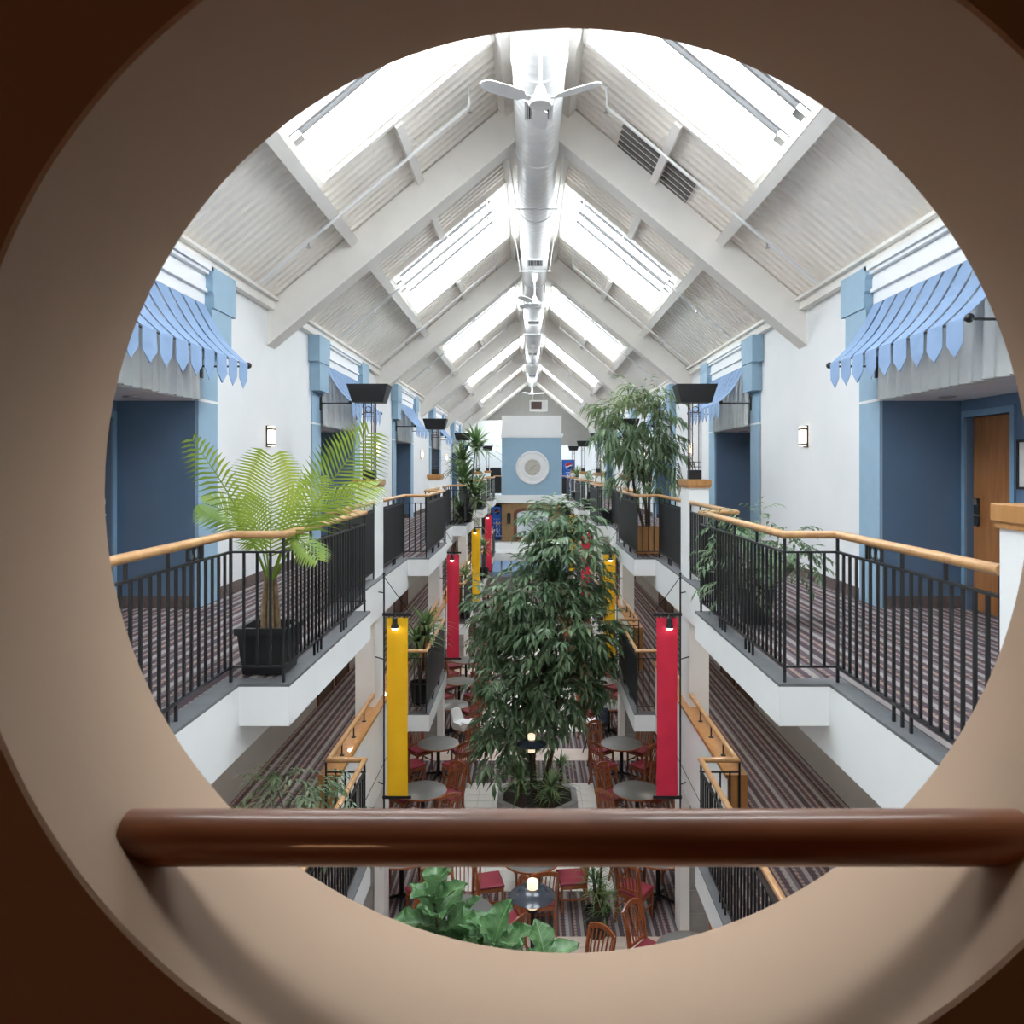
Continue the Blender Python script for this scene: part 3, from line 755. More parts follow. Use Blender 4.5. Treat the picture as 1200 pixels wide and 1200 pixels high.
for s in (-1, 1):
    xo, xi = s*(XO[s]+.075), s*(XI[s]+.055)
    for b in range(NB):
        Y = BAY*b; u, v = BY0+Y+.045, BY1+Y-.045
        ya, yb_ = PY1+BAY*(b-1)+.012, PY0+Y-.012
        pth = [(xo, ya), (xo, u), (xi, u), (xi, v), (xo, v), (xo, yb_)]
        scr = ([] if s > 0 else [4]) if b == 0 else [0, 2, 4]
        railing('balcony_railing', f'black steel balcony railing with oak handrail, {ORD[b]} bay of upper gallery, {SIDE[s]}', pth, ZU, group='upper gallery railings',
                screens=scr, dense=(b < 2), scrolls=[(xo, (ya+u)/2+.35, 0, 1)] if b == 0 else ())
        # lower gallery: fence on the balcony bay, wooden rail runs on over the half walls
        pth = [(xo+s*.03, u), (xi, u), (xi, v), (xo+s*.03, v)]
        xr = s*(XO[s]+.08)
        hp = [(xr, ya), (xr, u), (xi, u), (xi, v), (xr, v), (xr, yb_)]
        T = railing('balcony_railing', f'black steel balcony railing with oak handrail, {ORD[b]} bay of lower gallery, {SIDE[s]}', pth, ZL, hp, 'lower gallery railings',
                screens=[] if b == 0 else [1], dense=(b < 2))
        for (y0, y1) in ((ya, u), (v, yb_)):
            for k in (1, 2, 3):
                y = y0 + (y1-y0)*k/4
                br = MB(); br.cyl((xr, y, ZL+.905), (xr, y, ZL+1.05), .009, n=6); br.lathe([(.03, 0), (.03, .008), (.01, .012)], (xr, y, ZL+.901), 10)
                br.build('rail_bracket', M['black'], T)
# short railings either side of the clock tower
for s, x0, x1 in ((-1, -XO[-1]+.02, tx0-.02), (1, tx1+.02, XO[1]-.02)):
    railing('bridge_railing', f'dark mesh railing beside the clock tower, {SIDE[s]}', [(x0, YE+.1), (x1, YE+.1)], ZU, group='bridge railings', screens=[0], dense=False)
    railing('bridge_railing', f'dark mesh railing on the lower bridge, {SIDE[s]}', [(x0, YE-.45), (x1, YE-.45)], ZL, group='bridge railings', dense=False)

# ================================================================ AWNINGS
def awning(s, b):
    xw = s*XW[s]; Y = BAY*b; yc = (A0+A1)/2+Y
    T = thing('awning', f'blue pennant-strip awning over the {ORD[b]} alcove, {SIDE[s]}', 'awning', (xw, yc, ZA), group='blue awnings')
    # pleated white valance
    mb = MB(); n = 120; y0, y1 = A0+Y+.002, A1+Y-.002; ztop = EYE+1.79
    front = []
    for i in range(n+1):
        y = y0+(y1-y0)*i/n; a = i*2*pi/8
        front.append((y, .05+.022*sin(a)+.01*sin(a*.37+1)))
    vs = []; fs = []
    for z, k in ((ZA+.005, 1.25), (ztop, .6)):
        for (y, dpt) in front: vs.append((xw-s*dpt*k, y, z))
    N_ = n+1
    for i in range(n): fs.append((i, i+1, N_+i+1, N_+i))
    off = len(vs)
    vs += [(x+s*.006, y, z) for x, y, z in vs]
    fs += [tuple(off+i for i in reversed(f)) for f in fs]
    fs += [(i, off+i, off+i+1, i+1) for i in range(n)] + [(N_+i, N_+i+1, off+N_+i+1, off+N_+i) for i in range(n)]
    mb.add(vs, fs); mb.sm = True; mb.build('valance', M['valance'], T)
    xr, zr = xw-s*.56, EYE+1.135
    L0, L1 = yc-1.36, yc+1.36
    rod = MB().cyl((xr, L0, zr), (xr, L1, zr), .011, n=8).build('rod', M['black'], T)
    for y in (L0, L1): MB().ball((xr, y, zr), .036, 8).build('finial', M['black'], rod)
    for y in (A0+Y-.06, A1+Y+.06):
        MB().cyl((xw-s*.031, y, zr-.01), (xr, y, zr-.01), .011, n=8).build('arm', M['black'], T)
        MB().bevbox(xw-s*.05, xw-s*.0305, y-.03, y+.03, zr-.14, zr+.10, .005).build('wall_bracket', M['black'], T)
    ns = 9; pitch = 2.66/ns
    for i in range(ns):
        y = yc-1.33+pitch*(i+.5); hw_ = pitch*.40
        pts = []
        for t in range(9):
            f = t/8
            x = xw-s*(.10+(.56-.10+.012)*f); z = (EYE+1.80)+(zr+.012-EYE-1.80)*f - .10*sin(pi*f)*(1-.3*f)
            pts.append((x, z, 1.06-.06*f))
        pts += [(xr-s*.014, zr-.01, 1), (xr-s*.014, zr-.17, 1.0), (xr-s*.013, zr-.275, .03)]
        wb = .010*sin(i*2.3)
        vs = []; fs = []
        for j, (x, z, k) in enumerate(pts):
            tw = wb if j > 9 else 0
            vs += [(x, y-hw_*k, z), (x-s*tw, y+hw_*k, z)]
        m_ = len(pts)
        for j in range(m_-1): fs.append((2*j, 2*j+1, 2*j+3, 2*j+2))
        o_ = len(vs); vs += [(x+s*.004, yy, z-.002) for x, yy, z in vs]; fs += [tuple(o_+q for q in reversed(f)) for f in fs]
        for j in range(m_-1): fs += [(2*j, 2*j+2, o_+2*j+2, o_+2*j), (2*j+1, o_+2*j+1, o_+2*j+3, 2*j+3)]
        MB().add(vs, fs).build('canvas_strip', M['awning'], T)
for s in (-1, 1):
    for b in range(NB): awning(s, b)

# ================================================================ WALL SCONCES
for s in (-1, 1):
    for k in range(-1, NB):
        xw = s*XW[s]; y = 10.8+BAY*k; z = EYE+.44
        T = thing('wall_sconce', f'lit box wall sconce facing the {ORD[k+1]} pier, {SIDE[s]}', 'lamp', (xw, y, z), group='box wall sconces')
        MB().box(xw-s*.001, xw-s*.02, y-.07, y+.07, z-.15, z+.15).build('backplate', M['rust'], T)
        MB().box(xw-s*.021, xw-s*.085, y-.06, y+.06, z-.135, z+.14).build('glass', M['sconce'], T)
        for zz in (z-.125, z+.09):
            MB().box(xw-s*.0205, xw-s*.092, y-.068, y+.068, zz, zz+.022).build('band', M['rust'], T)

# ================================================================ UPLIGHTERS ON THE PIERS
def uplighter():
    T = thing('pier_uplighter', '', 'lamp', (0,0,0))
    MB().bevbox(-.085, .085, -.085, .085, 0, .13, .006).build('base', M['uplight'], T)
    for x in (-.075, -.045, .045, .075):
        for y in ((-.07, .07) if abs(x) > .06 else (-.07,)):
            MB().box(x-.006, x+.006, y-.006, y+.006, .131, 1.08).build('rod', M['rust'], T)
    for z in (.17, .24, .88, .93):
        MB().box(-.08, .08, -.076, -.066, z, z+.01).build('crossbar', M['rust'], T)
    MB().tube([(.042*cos(2*pi*i/14), -.072, .98+.042*sin(2*pi*i/14)) for i in range(14)], .006, 5, closed=True).build('ring', M['rust'], T)
    mb = MB(); prof = [(-.22, 1.08), (.22, 1.08), (.29, 1.33), (-.29, 1.33)]
    mb.loft([[(x*.98, -.14 - .05*(z > 1.2), z) for x, z in prof], [(x*.98, .14 + .05*(z > 1.2), z) for x, z in prof]])
    mb.build('head', M['uplight'], T)
    return T
up = uplighter(); first = True
for s in (-1, 1):
    for k in range(0, NB):
        loc = (s*(XO[s]+.195), (PY0+PY1)/2+BAY*k, EYE-.164)
        lb = f'charcoal box uplighter on thin rods atop the {ORD[k+1]} pier, {SIDE[s]}'
        if first: up.location = loc; up['label'] = lb; up['group'] = 'pier uplighters'; first = False
        else: copy_thing(up, loc, 0, lb, 'pier uplighters')

# ================================================================ BANNERS
for s in (-1, 1):
    for k in range(4):
        Y = 10.42+BAY*k; c = 'yellow' if (k % 2 == 0) == (s < 0) else 'red'
        xp = s*(XO[s]-.09); zt = EYE-1.45
        T = thing('hanging_banner', f'long {c} cloth banner on a black pole, {ORD[k]} from round opening, {SIDE[s]}', 'banner', (xp, Y, EYE-4.6), group=f'{c} banners')
        P_ = MB().cyl((xp, Y, zt), (xp, Y, EYE-4.72), .012, n=8).build('pole', M['black'], T)
        MB().ball((xp, Y, zt+.01), .02, 6).build('pole_tip', M['black'], P_)
        for zz in (EYE-2.0, EYE-4.48):
            MB().box(xp+s*.02, xp-s*.37, Y-.012, Y+.012, zz-.012, zz+.028).build('crossbar', M['black'], T)
        MB().cyl((xp, Y, zt-.03), (xp-s*.27, Y+.35, EYE-2.0), .006, n=6).build('stay', M['black'], T)
        for zz in (zt-.25, EYE-2.6, EYE-4.3):
            MB().cyl((xp, Y, zz), (s*(XO[s]+.061), Y+.14, zz), .008, n=6).build('standoff', M['black'], T)
        # cloth with slight folds
        xa, xb = xp-s*.035, xp-s*.325
        vs = []; fs = []; nx, nz = 8, 14
        for j in range(nz+1):
            for i in range(nx+1):
                u = i/nx; v = j/nz
                x = xa+(xb-xa)*u + s*.012*sin(pi*v)*(u-.5)
                vs.append((x, Y-.004+.006*sin(u*9+v*2+k)*sin(pi*v), EYE-2.035-2.42*v))
        for j in range(nz):
            for i in range(nx):
                a = j*(nx+1)+i; fs.append((a, a+1, a+nx+2, a+nx+1))
        o_ = len(vs); vs += [(x, y+.004, z) for x, y, z in vs]; fs += [tuple(o_+q for q in reversed(f)) for f in fs]
        mb = MB().add(vs, fs); mb.sm = True; cl = mb.build('cloth', M[c], T)
        for u in (.12, .85):
            MB().cyl((xa+(xb-xa)*u, Y, EYE-2.05), (xa+(xb-xa)*u, Y, EYE-1.99), .006, n=6).build('tie', M['black'], cl)
        lx, lz = (xa+xb)/2+s*.02, EYE-2.0
        Lm = MB().lathe([(.012, .0), (.035, -.02), (.035, -.09), (.05, -.12), (.055, -.15)], (lx, Y-.07, lz-.01), 14).build('spot_lamp', M['black'], T)
        MB().cyl((lx, Y, lz), (lx, Y-.07, lz-.005), .01, n=6).build('lamp_arm', M['black'], Lm)
        MB().lathe([(.0005, -.185), (.03, -.18), (.05, -.152), (.053, -.151)], (lx, Y-.07, lz-.01), 14).build('bulb', M['spot'], Lm)

# ================================================================ DUCT
DX, DZ, DR = .105, EYE+4.58, .315
T = thing('air_duct', 'long white round air duct running under the roof ridge', 'duct', (DX, 20, DZ))
seg = 2.45; y = YF1+.02; i = 0
while y < 41.4:
    e = min(y+seg, 41.4); r = DR - .0016*(y)
    mb = MB(); prof = []
    m_ = int((e-y)/.175)
    for q in range(m_):
        yy = y + (e-y)*q/m_; prof += [(r, yy), (r, yy+(e-y)/m_*.8), (r+.006, yy+(e-y)/m_*.9)]
    prof.append((r, e))
    mb.lathe([(a, b_) for a, b_ in prof], (DX, 0, DZ), 28, 'y'); mb.build('duct_section', M['duct'], T)
    MB().lathe([(r-.005, e-.035), (r+.016, e-.03), (r+.016, e+.03), (r-.005, e+.035)], (DX, 0, DZ), 28, 'y').build('joint_ring', M['duct'], T)
    y = e; i += 1
MB().lathe([(DR-.07, 41.43), (.14, 41.75), (.0005, 41.8)], (DX, 0, DZ), 24, 'y').build('end_cap', M['duct'], T)
for y in (9.15, 16.0, 22.6, 29.0, 36.0):
    rr = DR-.0016*y
    g = MB().box(DX-.17, DX+.17, y-.24, y+.24, DZ-rr-.03, DZ-rr+.06).build('grille', M['duct'], T)
    MB().box(DX-.14, DX+.14, y-.20, y+.20, DZ-rr-.033, DZ-rr-.0301).build('grille_opening', M['darkpanel'], g)
    for q in range(9):
        x = DX-.14+.28*(q+.5)/9; MB().box(x-.005, x+.005, y-.20, y+.20, DZ-rr-.042, DZ-rr-.0331).build('grille_slat', M['duct'], g)
for y in (7.0, 12.6, 16.6, 20.5, 24.5, 28.0, 32.0, 36.5):
    H = thing('duct_hanger', f'thin white rod hanger under the duct, {["first","second","third","fourth","fifth","sixth","seventh","eighth"][[7.0,12.6,16.6,20.5,24.5,28.0,32.0,36.5].index(y)]} from round opening', 'hanger', (DX, y, DZ), group='duct hangers')
    rr = DR-.0016*y+.03
    for k in (-1, 1): MB().cyl((DX+k*(rr), y, DZ-rr*.95), (DX+k*(rr+.12), y, zroof(DX+rr+.12)-.02), .007, n=6).build('rod', M['duct'], H)
    MB().cyl((DX-rr-.03, y, DZ-rr-.012), (DX+rr+.03, y, DZ-rr-.012), .012, n=6).build('crossbar', M['duct'], H)

# ================================================================ CEILING FANS
def fan():
    T = thing('ceiling_fan', '', 'fan', (0,0,0))
    MB().lathe([(.0005, 0), (.075, 0), (.075, -.05), (.045, -.17), (.015, -.19)], (0,0,0), 18).build('canopy', M['whitepl'], T)
    MB().cyl((0,0,-.15), (0,0,-.53), .016, n=10).build('downrod', M['whitepl'], T)
    MB().lathe([(.016, -.48), (.04, -.5), (.06, -.56), (.06, -.60), (.115, -.62), (.125, -.66), (.11, -.69), (.0005, -.70)], (0,0,0), 22).build('motor', M['whitepl'], T)
    for k in range(3):
        a = radians(90) + 2*pi*k/3
        d = Vector((cos(a), sin(a), 0)); n = Vector((-sin(a), cos(a), 0))
        rings = []
        for t, wd in ((.10, .03), (.19, .035), (.22, .075), (.40, .082), (.56, .075), (.62, .06), (.66, .02)):
            c = d*t + Vector((0,0,-.645 + .02*t/.66)); u = (n*cos(.2) + Vector((0,0,1))*sin(.2))*wd; h = Vector((0,0,.006))
            rings.append([tuple(c-u-h), tuple(c+u-h), tuple(c+u+h), tuple(c-u+h)])
        MB().loft(rings).build('blade', M['whitepl'], T)
    return T
fb = fan()
for i, (y, rz) in enumerate(((7.62, 0), (17.0, .5), (27.0, 1.1), (38.3, .2))):
    loc = (DX, y, DZ-(DR-.0016*y)+.002); lb = f'white three-blade ceiling fan under the duct, {ORD[i]} from round opening'
    if i == 0: fb.location = loc; fb['label'] = lb; fb['group'] = 'ceiling fans'
    else: copy_thing(fb, loc, rz, lb, 'ceiling fans')

# ================================================================ SPRINKLER PIPES
for s in (-1, 1):
    for b in range(NB):
        for y, w_ in ((6.12+BAY*b, 'across the skylight'), (9.62+BAY*b, 'beside the farther rafter')):
            T = thing('sprinkler_pipe', f'thin white sprinkler pipe {w_}, {ORD[b]} roof bay, {SIDE[s]}', 'pipe', rp(s, .98, y, -.2), group='sprinkler pipes')
            MB().tube([rp(s, .98, y, -.2), rp(s, 3.62, y, -.2)], .02, 8).build('pipe', M['duct'], T)
            MB().tube([Vector(rp(s, .99, y, -.2)), Vector(rp(s, .99, y, -.2))+Vector((0,0,.10)), Vector(rp(s, .99, y, -.2))+Vector((0,0,.25))], .014, 6).build('riser', M['duct'], T)
            for q in (.98, 3.0):
                p = Vector(rp(s, q, y, -.2))
                hd = MB(); hd.cyl(p, p+Vector((0,0,-.06)), .012, n=6); hd.lathe([(.0005, -.085), (.03, -.085), (.03, -.08), (.008, -.06)], p, 8)
                hd.build('sprinkler_head', M['chrome'], T)
            for q in (1.6, 2.7):
                MB().cyl(rp(s, q, y, -.19), rp(s, q, y, -.01), .006, n=5).build('pipe_hanger', M['duct'], T)
# heater box at the far gable
p = at(631, 475, 42.2)
T = thing('unit_heater', 'white boxed unit heater high above the clock tower', 'heater', (p.x, p.y, p.z-.3))
MB().bevbox(p.x-.5, p.x+.5, p.y, p.y+.7, p.z-.29, p.z+.29, .02).build('case', M['whitepl'], T)
g = MB().box(p.x-.40, p.x+.18, p.y-.01, p.y-.0005, p.z-.2, p.z+.2).build('grille', M['rust'], T)
for i in range(6): MB().box(p.x-.40, p.x+.18, p.y-.02, p.y-.0105, p.z-.18+.065*i, p.z-.165+.065*i).build('louvre', M['plumframe'], g)
for k in (-.3, .3): MB().cyl((p.x+k, p.y+.35, p.z+.29), (p.x+k, p.y+.35, zroof(p.x+k)-.02), .012, n=6).build('hanger_rod', M['duct'], T)

# ================================================================ PLANTS
R_ = random.Random(11)
def rv(): return Vector((R_.gauss(0,1), R_.gauss(0,1), R_.gauss(0,1))).normalized()
def add_leaf(mb, p, d, L, Wd, up=None, fold=.25, droop=.25):
    d = d.normalized(); up = up or Vector((0,0,1))
    sd = d.cross(up)
    if sd.length < 1e-3: sd = d.cross(Vector((1,0,0)))
    sd.normalize(); n = sd.cross(d).normalized()
    m = p + d*(L*.45); t = p + d*L - n*(L*droop*.5) - Vector((0,0,L*droop*.35))
    c = m - n*(Wd*fold)
    mb.add([p, m+sd*Wd*.5, t, m-sd*Wd*.5, c], [(0,1,4), (1,2,4), (2,3,4), (3,0,4)])
def spray(mb, p, d, n, L, Wd, step, droop=.35):
    d = d.normalized(); q = p.copy()
    for i in range(n):
        side = d.cross(Vector((0,0,1)))
        if side.length < .05: side = Vector((1,0,0))
        side.normalize()
        ld = (d*.75 + side*(.75 if i % 2 else -.75) + Vector((0,0,-.15)) + rv()*.25)
        add_leaf(mb, q, ld, L*R_.uniform(.75,1.15), Wd, droop=droop)
        q = q + d*step; d = (d + Vector((0,0,-.16)) + rv()*.07).normalized()
    add_leaf(mb, q, d, L, Wd, droop=droop)
def blob_foliage(blobs, density, L, Wd, nl=7, step=.045, droop=.35, inner=.5, lift=-.12):
    mb = MB()
    for (c, rx, ry, rz) in blobs:
        n = int(density * (rx*ry + ry*rz + rx*rz))
        for _ in range(n):
            u = rv(); f = R_.uniform(inner, 1.0)
            p = c + Vector((u.x*rx*f, u.y*ry*f, u.z*rz*f))
            d = Vector((u.x, u.y, u.z*.5 + lift)) + rv()*.4
            spray(mb, p, d, nl, L, Wd, step, droop)
    return mb
def branchy(mb, a, b, r0, r1, bend=.15):
    a, b = Vector(a), Vector(b); L = (b-a).length; o = rv()*L*bend; o.z *= .3
    pts = [a + (b-a)*t + o*sin(pi*t) for t in (0, .2, .4, .6, .8, 1)]
    mb.tube(pts, [r0+(r1-r0)*t for t in (0, .2, .4, .6, .8, 1)], 7)
def sq_pot(parent, c, z, w0, w1, h, m=None):
    m = m or M['blackpot']; x, y = c
    ring = lambda w_, zz: [(x-w_, y-w_, zz), (x+w_, y-w_, zz), (x+w_, y+w_, zz), (x-w_, y+w_, zz)]
    po = MB().loft([ring(w0, z), ring(w1, z+h-.05), ring(w1+.018, z+h-.05), ring(w1+.018, z+h), ring(w1-.02, z+h), ring(w1-.03, z+h-.06)], caps=False)
    po.add(ring(w0, z), [(3,2,1,0)]); o = po.build('pot', m, parent)
    MB().box(x-w1+.031, x+w1-.031, y-w1+.031, y+w1-.031, z+h-.09, z+h-.065).build('soil', M['soil'], parent)
    return o
def rd_pot(parent, c, z, r0, r1, h, m=None):
    MB().lathe([(.001, z), (r0, z), (r1, z+h-.03), (r1+.015, z+h-.03), (r1+.015, z+h), (r1-.015, z+h), (r1-.025, z+h-.07)], (c[0], c[1], 0), 22).build('pot', m or M['blackpot'], parent)
    MB().lathe([(.001, z+h-.06), (r1-.024, z+h-.06)], (c[0], c[1], 0), 22).build('soil', M['soil'], parent)

# ---- great weeping fig in the middle of the hall
TY = 15.5; K = TY/FPX
def B(px, py, rx, ry, dy=0.0, f=.8): return (at(px, py, TY) + Vector((0, dy, 0)), rx*K, rx*K*f, ry*K)
T = thing('indoor_tree', 'tall weeping fig tree with dark drooping leaves in central planter', 'tree', (.15, TY, .3))
blobs = [B(660,606,42,18), B(640,625,30,22,.2), B(665,640,42,22,-.3), B(640,655,30,24,.3), B(676,682,42,34,.2), B(640,690,52,36,-.3), B(596,712,42,36,.1),
         B(660,735,62,40,-.5), B(702,745,26,38,.1), B(585,745,26,36,.2), B(625,765,58,36,.4), B(690,775,26,34,-.2), B(600,790,40,34,-.3), B(640,805,52,34,-.2),
         B(595,838,34,28,-.1), B(645,840,36,28,.1), B(590,880,26,24,-.2), B(590,868,26,22,.0), B(672,805,22,30,.1), B(712,800,14,24,.0)]
blob_foliage(blobs, 68, .24, .082, 5, .055, .35, lift=.12).build('foliage', M['leaf'], T, kind='stuff')
mb = MB(); base = Vector((.15, TY, .3))
forks = [at(652, 800, TY), at(628, 790, TY), at(645, 760, TY)]
for i, f in enumerate(forks):
    a = base + Vector((.09*cos(i*2.1), .09*sin(i*2.1), 0)); branchy(mb, a, f, .055, .04, .06)
mb.build('trunk', M['bark'], T)
mb = MB()
for i, (c, rx, ry, rz) in enumerate(blobs):
    f = forks[i % 3]
    if c.z < f.z: f = base + (f-base)*.75
    branchy(mb, f, c, .03, .008, .12)
mb.build('branches', M['bark'], T)
# planter kerb of grey stone round the tree
Pl = thing('tree_planter', 'low octagonal grey stone planter around the weeping fig', 'planter', (.15, TY, 0))
n = 8
for i in range(n):
    a0, a1 = 2*pi*(i+.5)/n, 2*pi*(i+1.5)/n; ro, ri = .86, .74
    q = [(.15+r*cos(a), TY+r*sin(a)) for r, a in ((ro, a0+.006), (ro, a1-.006), (ri, a1-.006), (ri, a0+.006))]
    MB().prism(q, 'z', .013, .26).build('kerb_stone', M['stone'], Pl)
MB().prism([(.15+.735*cos(2*pi*(i+.5)/n), TY+.735*sin(2*pi*(i+.5)/n)) for i in range(n)], 'z', .02, .24).build('soil', M['soil'], Pl)

def strap_head(mb, c, n, L, Wd, spread=1.0, upb=.35, droop=.55, segs=5):
    for i in range(n):
        a = R_.uniform(0, 2*pi); el = R_.uniform(-.15, 1.1)*spread
        d = Vector((cos(a)*cos(el), sin(a)*cos(el), sin(el)*.9 + upb)).normalized(); l = L*R_.uniform(.75, 1.1)
        sd = d.cross(Vector((0,0,1)));
        if sd.length < .05: sd = Vector((1,0,0))
        sd.normalize(); vs = []; fs = []
        for k in range(segs+1):
            t = k/segs; p = c + d*(l*t) + Vector((0,0,-droop*l*t*t*(.4+.6*(1-abs(d.z)))))
            wd = Wd*.5*(1.0-t**2*.95)*(.5+.5*min(1, t*5))
            vs += [tuple(p-sd*wd), tuple(p+sd*wd)]
        for k in range(segs): fs.append((2*k, 2*k+1, 2*k+3, 2*k+2))
        mb.add(vs, fs)
# strap-leaved plants under the tree
for i, (x, y, z, n_, L, lb) in enumerate(((-.2, TY-.45, .75, 60, .75, 'arching strap-leaved plant in the tree planter, nearest the stone kerb corner'), (.42, TY-.45, .6, 50, .6, 'smaller strap-leaved plant beside the lamp post in the tree planter'), (.62, TY+.35, .7, 30, .5, 'strap-leaved plant behind the fig trunk in the planter'))):
    S = thing('yucca_plant', lb, 'plant', (x, y, .24))
    mb = MB(); mb.tube([(x, y, .24), (x+.03, y, z*.7), (x, y, z)], [.035, .03, .025], 7); mb.build('stem', M['bark'], S)
    mb = MB(); strap_head(mb, Vector((x, y, z)), n_, L, .045); strap_head(mb, Vector((x, y, z*.6)), n_//2, L*.8, .04, .6); mb.build('leaves', M['strap'], S, kind='stuff')

# ---- potted palm on the near balcony
PX, PYY = -2.0+.02, 5.86
T = thing('potted_palm', 'feathery green palm in a black square pot on the near balcony', 'plant', (PX, PYY, ZU))
sq_pot(T, (PX, PYY), ZU+.012, .155, .185, .35)
mb = MB()
for i in range(5):
    a = i*1.26; mb.tube([(PX+.05*cos(a), PYY+.05*sin(a), ZU+.27), (PX+.05*cos(a), PYY+.05*sin(a), ZU+.45), (PX+.035*cos(a), PYY+.035*sin(a), ZU+.7)], [.03, .024, .016], 7)
mb.build('trunk', M['palmtrunk'], T)
def frond(base, tip, arch_, lw, nleaf=34, start=.3, droop=.25, plane=None):
    base, tip = Vector(base), Vector(tip)
    pts = [];
    for k in range(15):
        t = k/14; p = base.lerp(tip, t) + Vector((0,0,1))*arch_*sin(pi*t**.8)
        pts.append(p)
    rb = MB().tube(pts, [.009*(1-.8*k/14) for k in range(15)], 5)
    lf = MB()
    for i in range(nleaf):
        t = start + (1-start)*i/(nleaf-1); k = min(13, int(t*14)); fr = t*14-k
        p = pts[k].lerp(pts[k+1], fr); tg = (pts[k+1]-pts[k]).normalized()
        pl = Vector(plane) if plane else Vector((0,-.35,1))
        sd = tg.cross(pl).normalized(); u = sd.cross(tg)
        l = lw*(.35+.65*sin(pi*min(1, (t-start)/(1-start)*.75+.22)))
        for sg in (-1, 1):
            d = (sd*sg*.85 + tg*.62 + u*.12).normalized()
            a_, b_, c_ = p, p+d*l*.5+Vector((0,0,-droop*l*.1)), p+d*l+Vector((0,0,-droop*l*.55))
            wd = tg.cross(d).cross(d).normalized()*.0105
            lf.add([a_-wd*.4, a_+wd*.4, b_+wd, b_-wd, c_], [(0,1,2,3), (3,2,4)])
    return rb, lf
root = (PX, PYY, ZU+.62)
def pp(px, py, d=5.8): return tuple(at(px, py, d))
# tip, arch, leaflet length, pairs, start, plane
tips = [(pp(226,516,5.5), .12, .20, 15, .45, (.2,-1,.3)), (pp(318,535,5.6), .05, .46, 28, .22, (0,-1,.25)), (pp(432,508,6.0), .10, .44, 26, .30, (-.2,-1,.3)),
        (pp(240,590,5.7), .20, .30, 20, .35, (0,-.6,1)), (pp(440,570,6.1), .22, .34, 22, .35, (0,-.5,1)), (pp(372,560,6.3), .08, .30, 20, .35, (-.1,-1,.3)),
        (pp(285,585,6.2), .12, .28, 18, .35, (.1,-1,.4)), (pp(372,655,5.6), .28, .20, 14, .5, (0,-.3,1)), (pp(300,640,6.4), .25, .22, 16, .45, (0,-.3,1))]
for tip, ar, lw, nl, st, pl in tips:
    r_, l_ = frond(root, tip, ar, lw, nl, st, .5, pl)
    fo = r_.build('frond', M['palmleaf'], T); l_.build('leaflets', M['palmleaf'], fo)

# ---- leafy shrub in a round black pot (upper gallery, boxed ficus side)
SX, SY = 2.24, 7.62
T = thing('potted_shrub', 'bushy grey green shrub in a tapered black pot behind the near railing', 'plant', (SX, SY, ZU))
rd_pot(T, (SX, SY), ZU+.012, .13, .19, .36)
bl = [(Vector((SX+dx, SY+dy, ZU+h)), r*1.1, r, r*.8) for dx, dy, h, r in ((0,0,.72,.3), (.3,0,.8,.26), (-.25,-.1,.68,.26), (.05,.1,1.0,.24), (.38,-.05,.6,.22), (-.3,.05,.92,.2), (-.32,-.1,.42,.16), (-.1,-.2,.5,.2))]
blob_foliage(bl, 150, .085, .032, 6, .03).build('foliage', M['leafgrey'], T, kind='stuff')
mb = MB()
for c, *_ in bl: branchy(mb, (SX, SY, ZU+.3), c, .012, .004)
mb.build('stems', M['bark'], T)

# ---- shrub on the lower gallery, palm side
SX, SY = -2.02, 6.5
T = thing('potted_shrub', 'pale feathery shrub in a black pot on the lower gallery', 'plant', (SX, SY, ZL))
rd_pot(T, (SX, SY), ZL+.012, .16, .22, .42)
bl = [(Vector((SX+dx, SY+dy, ZL+h)), r*1.3, r, r*.55) for dx, dy, h, r in ((0,0,1.35,.3), (-.32,0,1.2,.26), (.3,0,1.28,.26), (.1,.1,1.5,.22), (-.2,.2,1.45,.2), (.45,-.1,1.1,.2), (-.5,0,1.05,.16))]
blob_foliage(bl, 150, .075, .028, 6, .035).build('foliage', M['leafgrey'], T, kind='stuff')
mb = MB()
for c, *_ in bl: branchy(mb, (SX, SY, ZL+.36), c, .012, .004)
mb.build('stems', M['bark'], T)

# ---- ficus in a wooden box on the upper gallery, second bay
FX, FY = at(758, 0, 13.9).x, 13.9
T = thing('boxed_ficus', 'tall narrow-leaved ficus in a wooden box planter on upper gallery', 'tree', (FX, FY, ZU))
sq_pot(T, (FX, FY), ZU+.012, .20, .21, .48, M['oakflat'])
KF = FY/FPX
bl = [(at(px, py, FY)+Vector((0,dy,0)), rx*KF, rx*KF*.8, ry*KF) for px, py, rx, ry, dy in ((755,462,26,14,0), (725,478,22,12,.1), (775,470,18,14,-.2), (745,490,34,18,0), (725,510,22,20,-.1), (775,500,22,22,.1), (755,525,34,20,0), (785,530,14,26,-.1), (730,545,18,18,.1), (760,555,22,16,-.2), (715,495,14,10,0))]
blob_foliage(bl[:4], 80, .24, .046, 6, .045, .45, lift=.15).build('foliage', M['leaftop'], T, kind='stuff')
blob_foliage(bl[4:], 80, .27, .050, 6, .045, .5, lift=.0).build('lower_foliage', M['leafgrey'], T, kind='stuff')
mb = MB()
for k in (-1, 0, 1): branchy(mb, (FX+.04*k, FY, ZU+.42), at(752+k*12, 540, FY), .03, .022, .05)
for c, *_ in bl: branchy(mb, at(752, 545, FY), c, .016, .005, .15)
mb.build('stems', M['bark'], T)

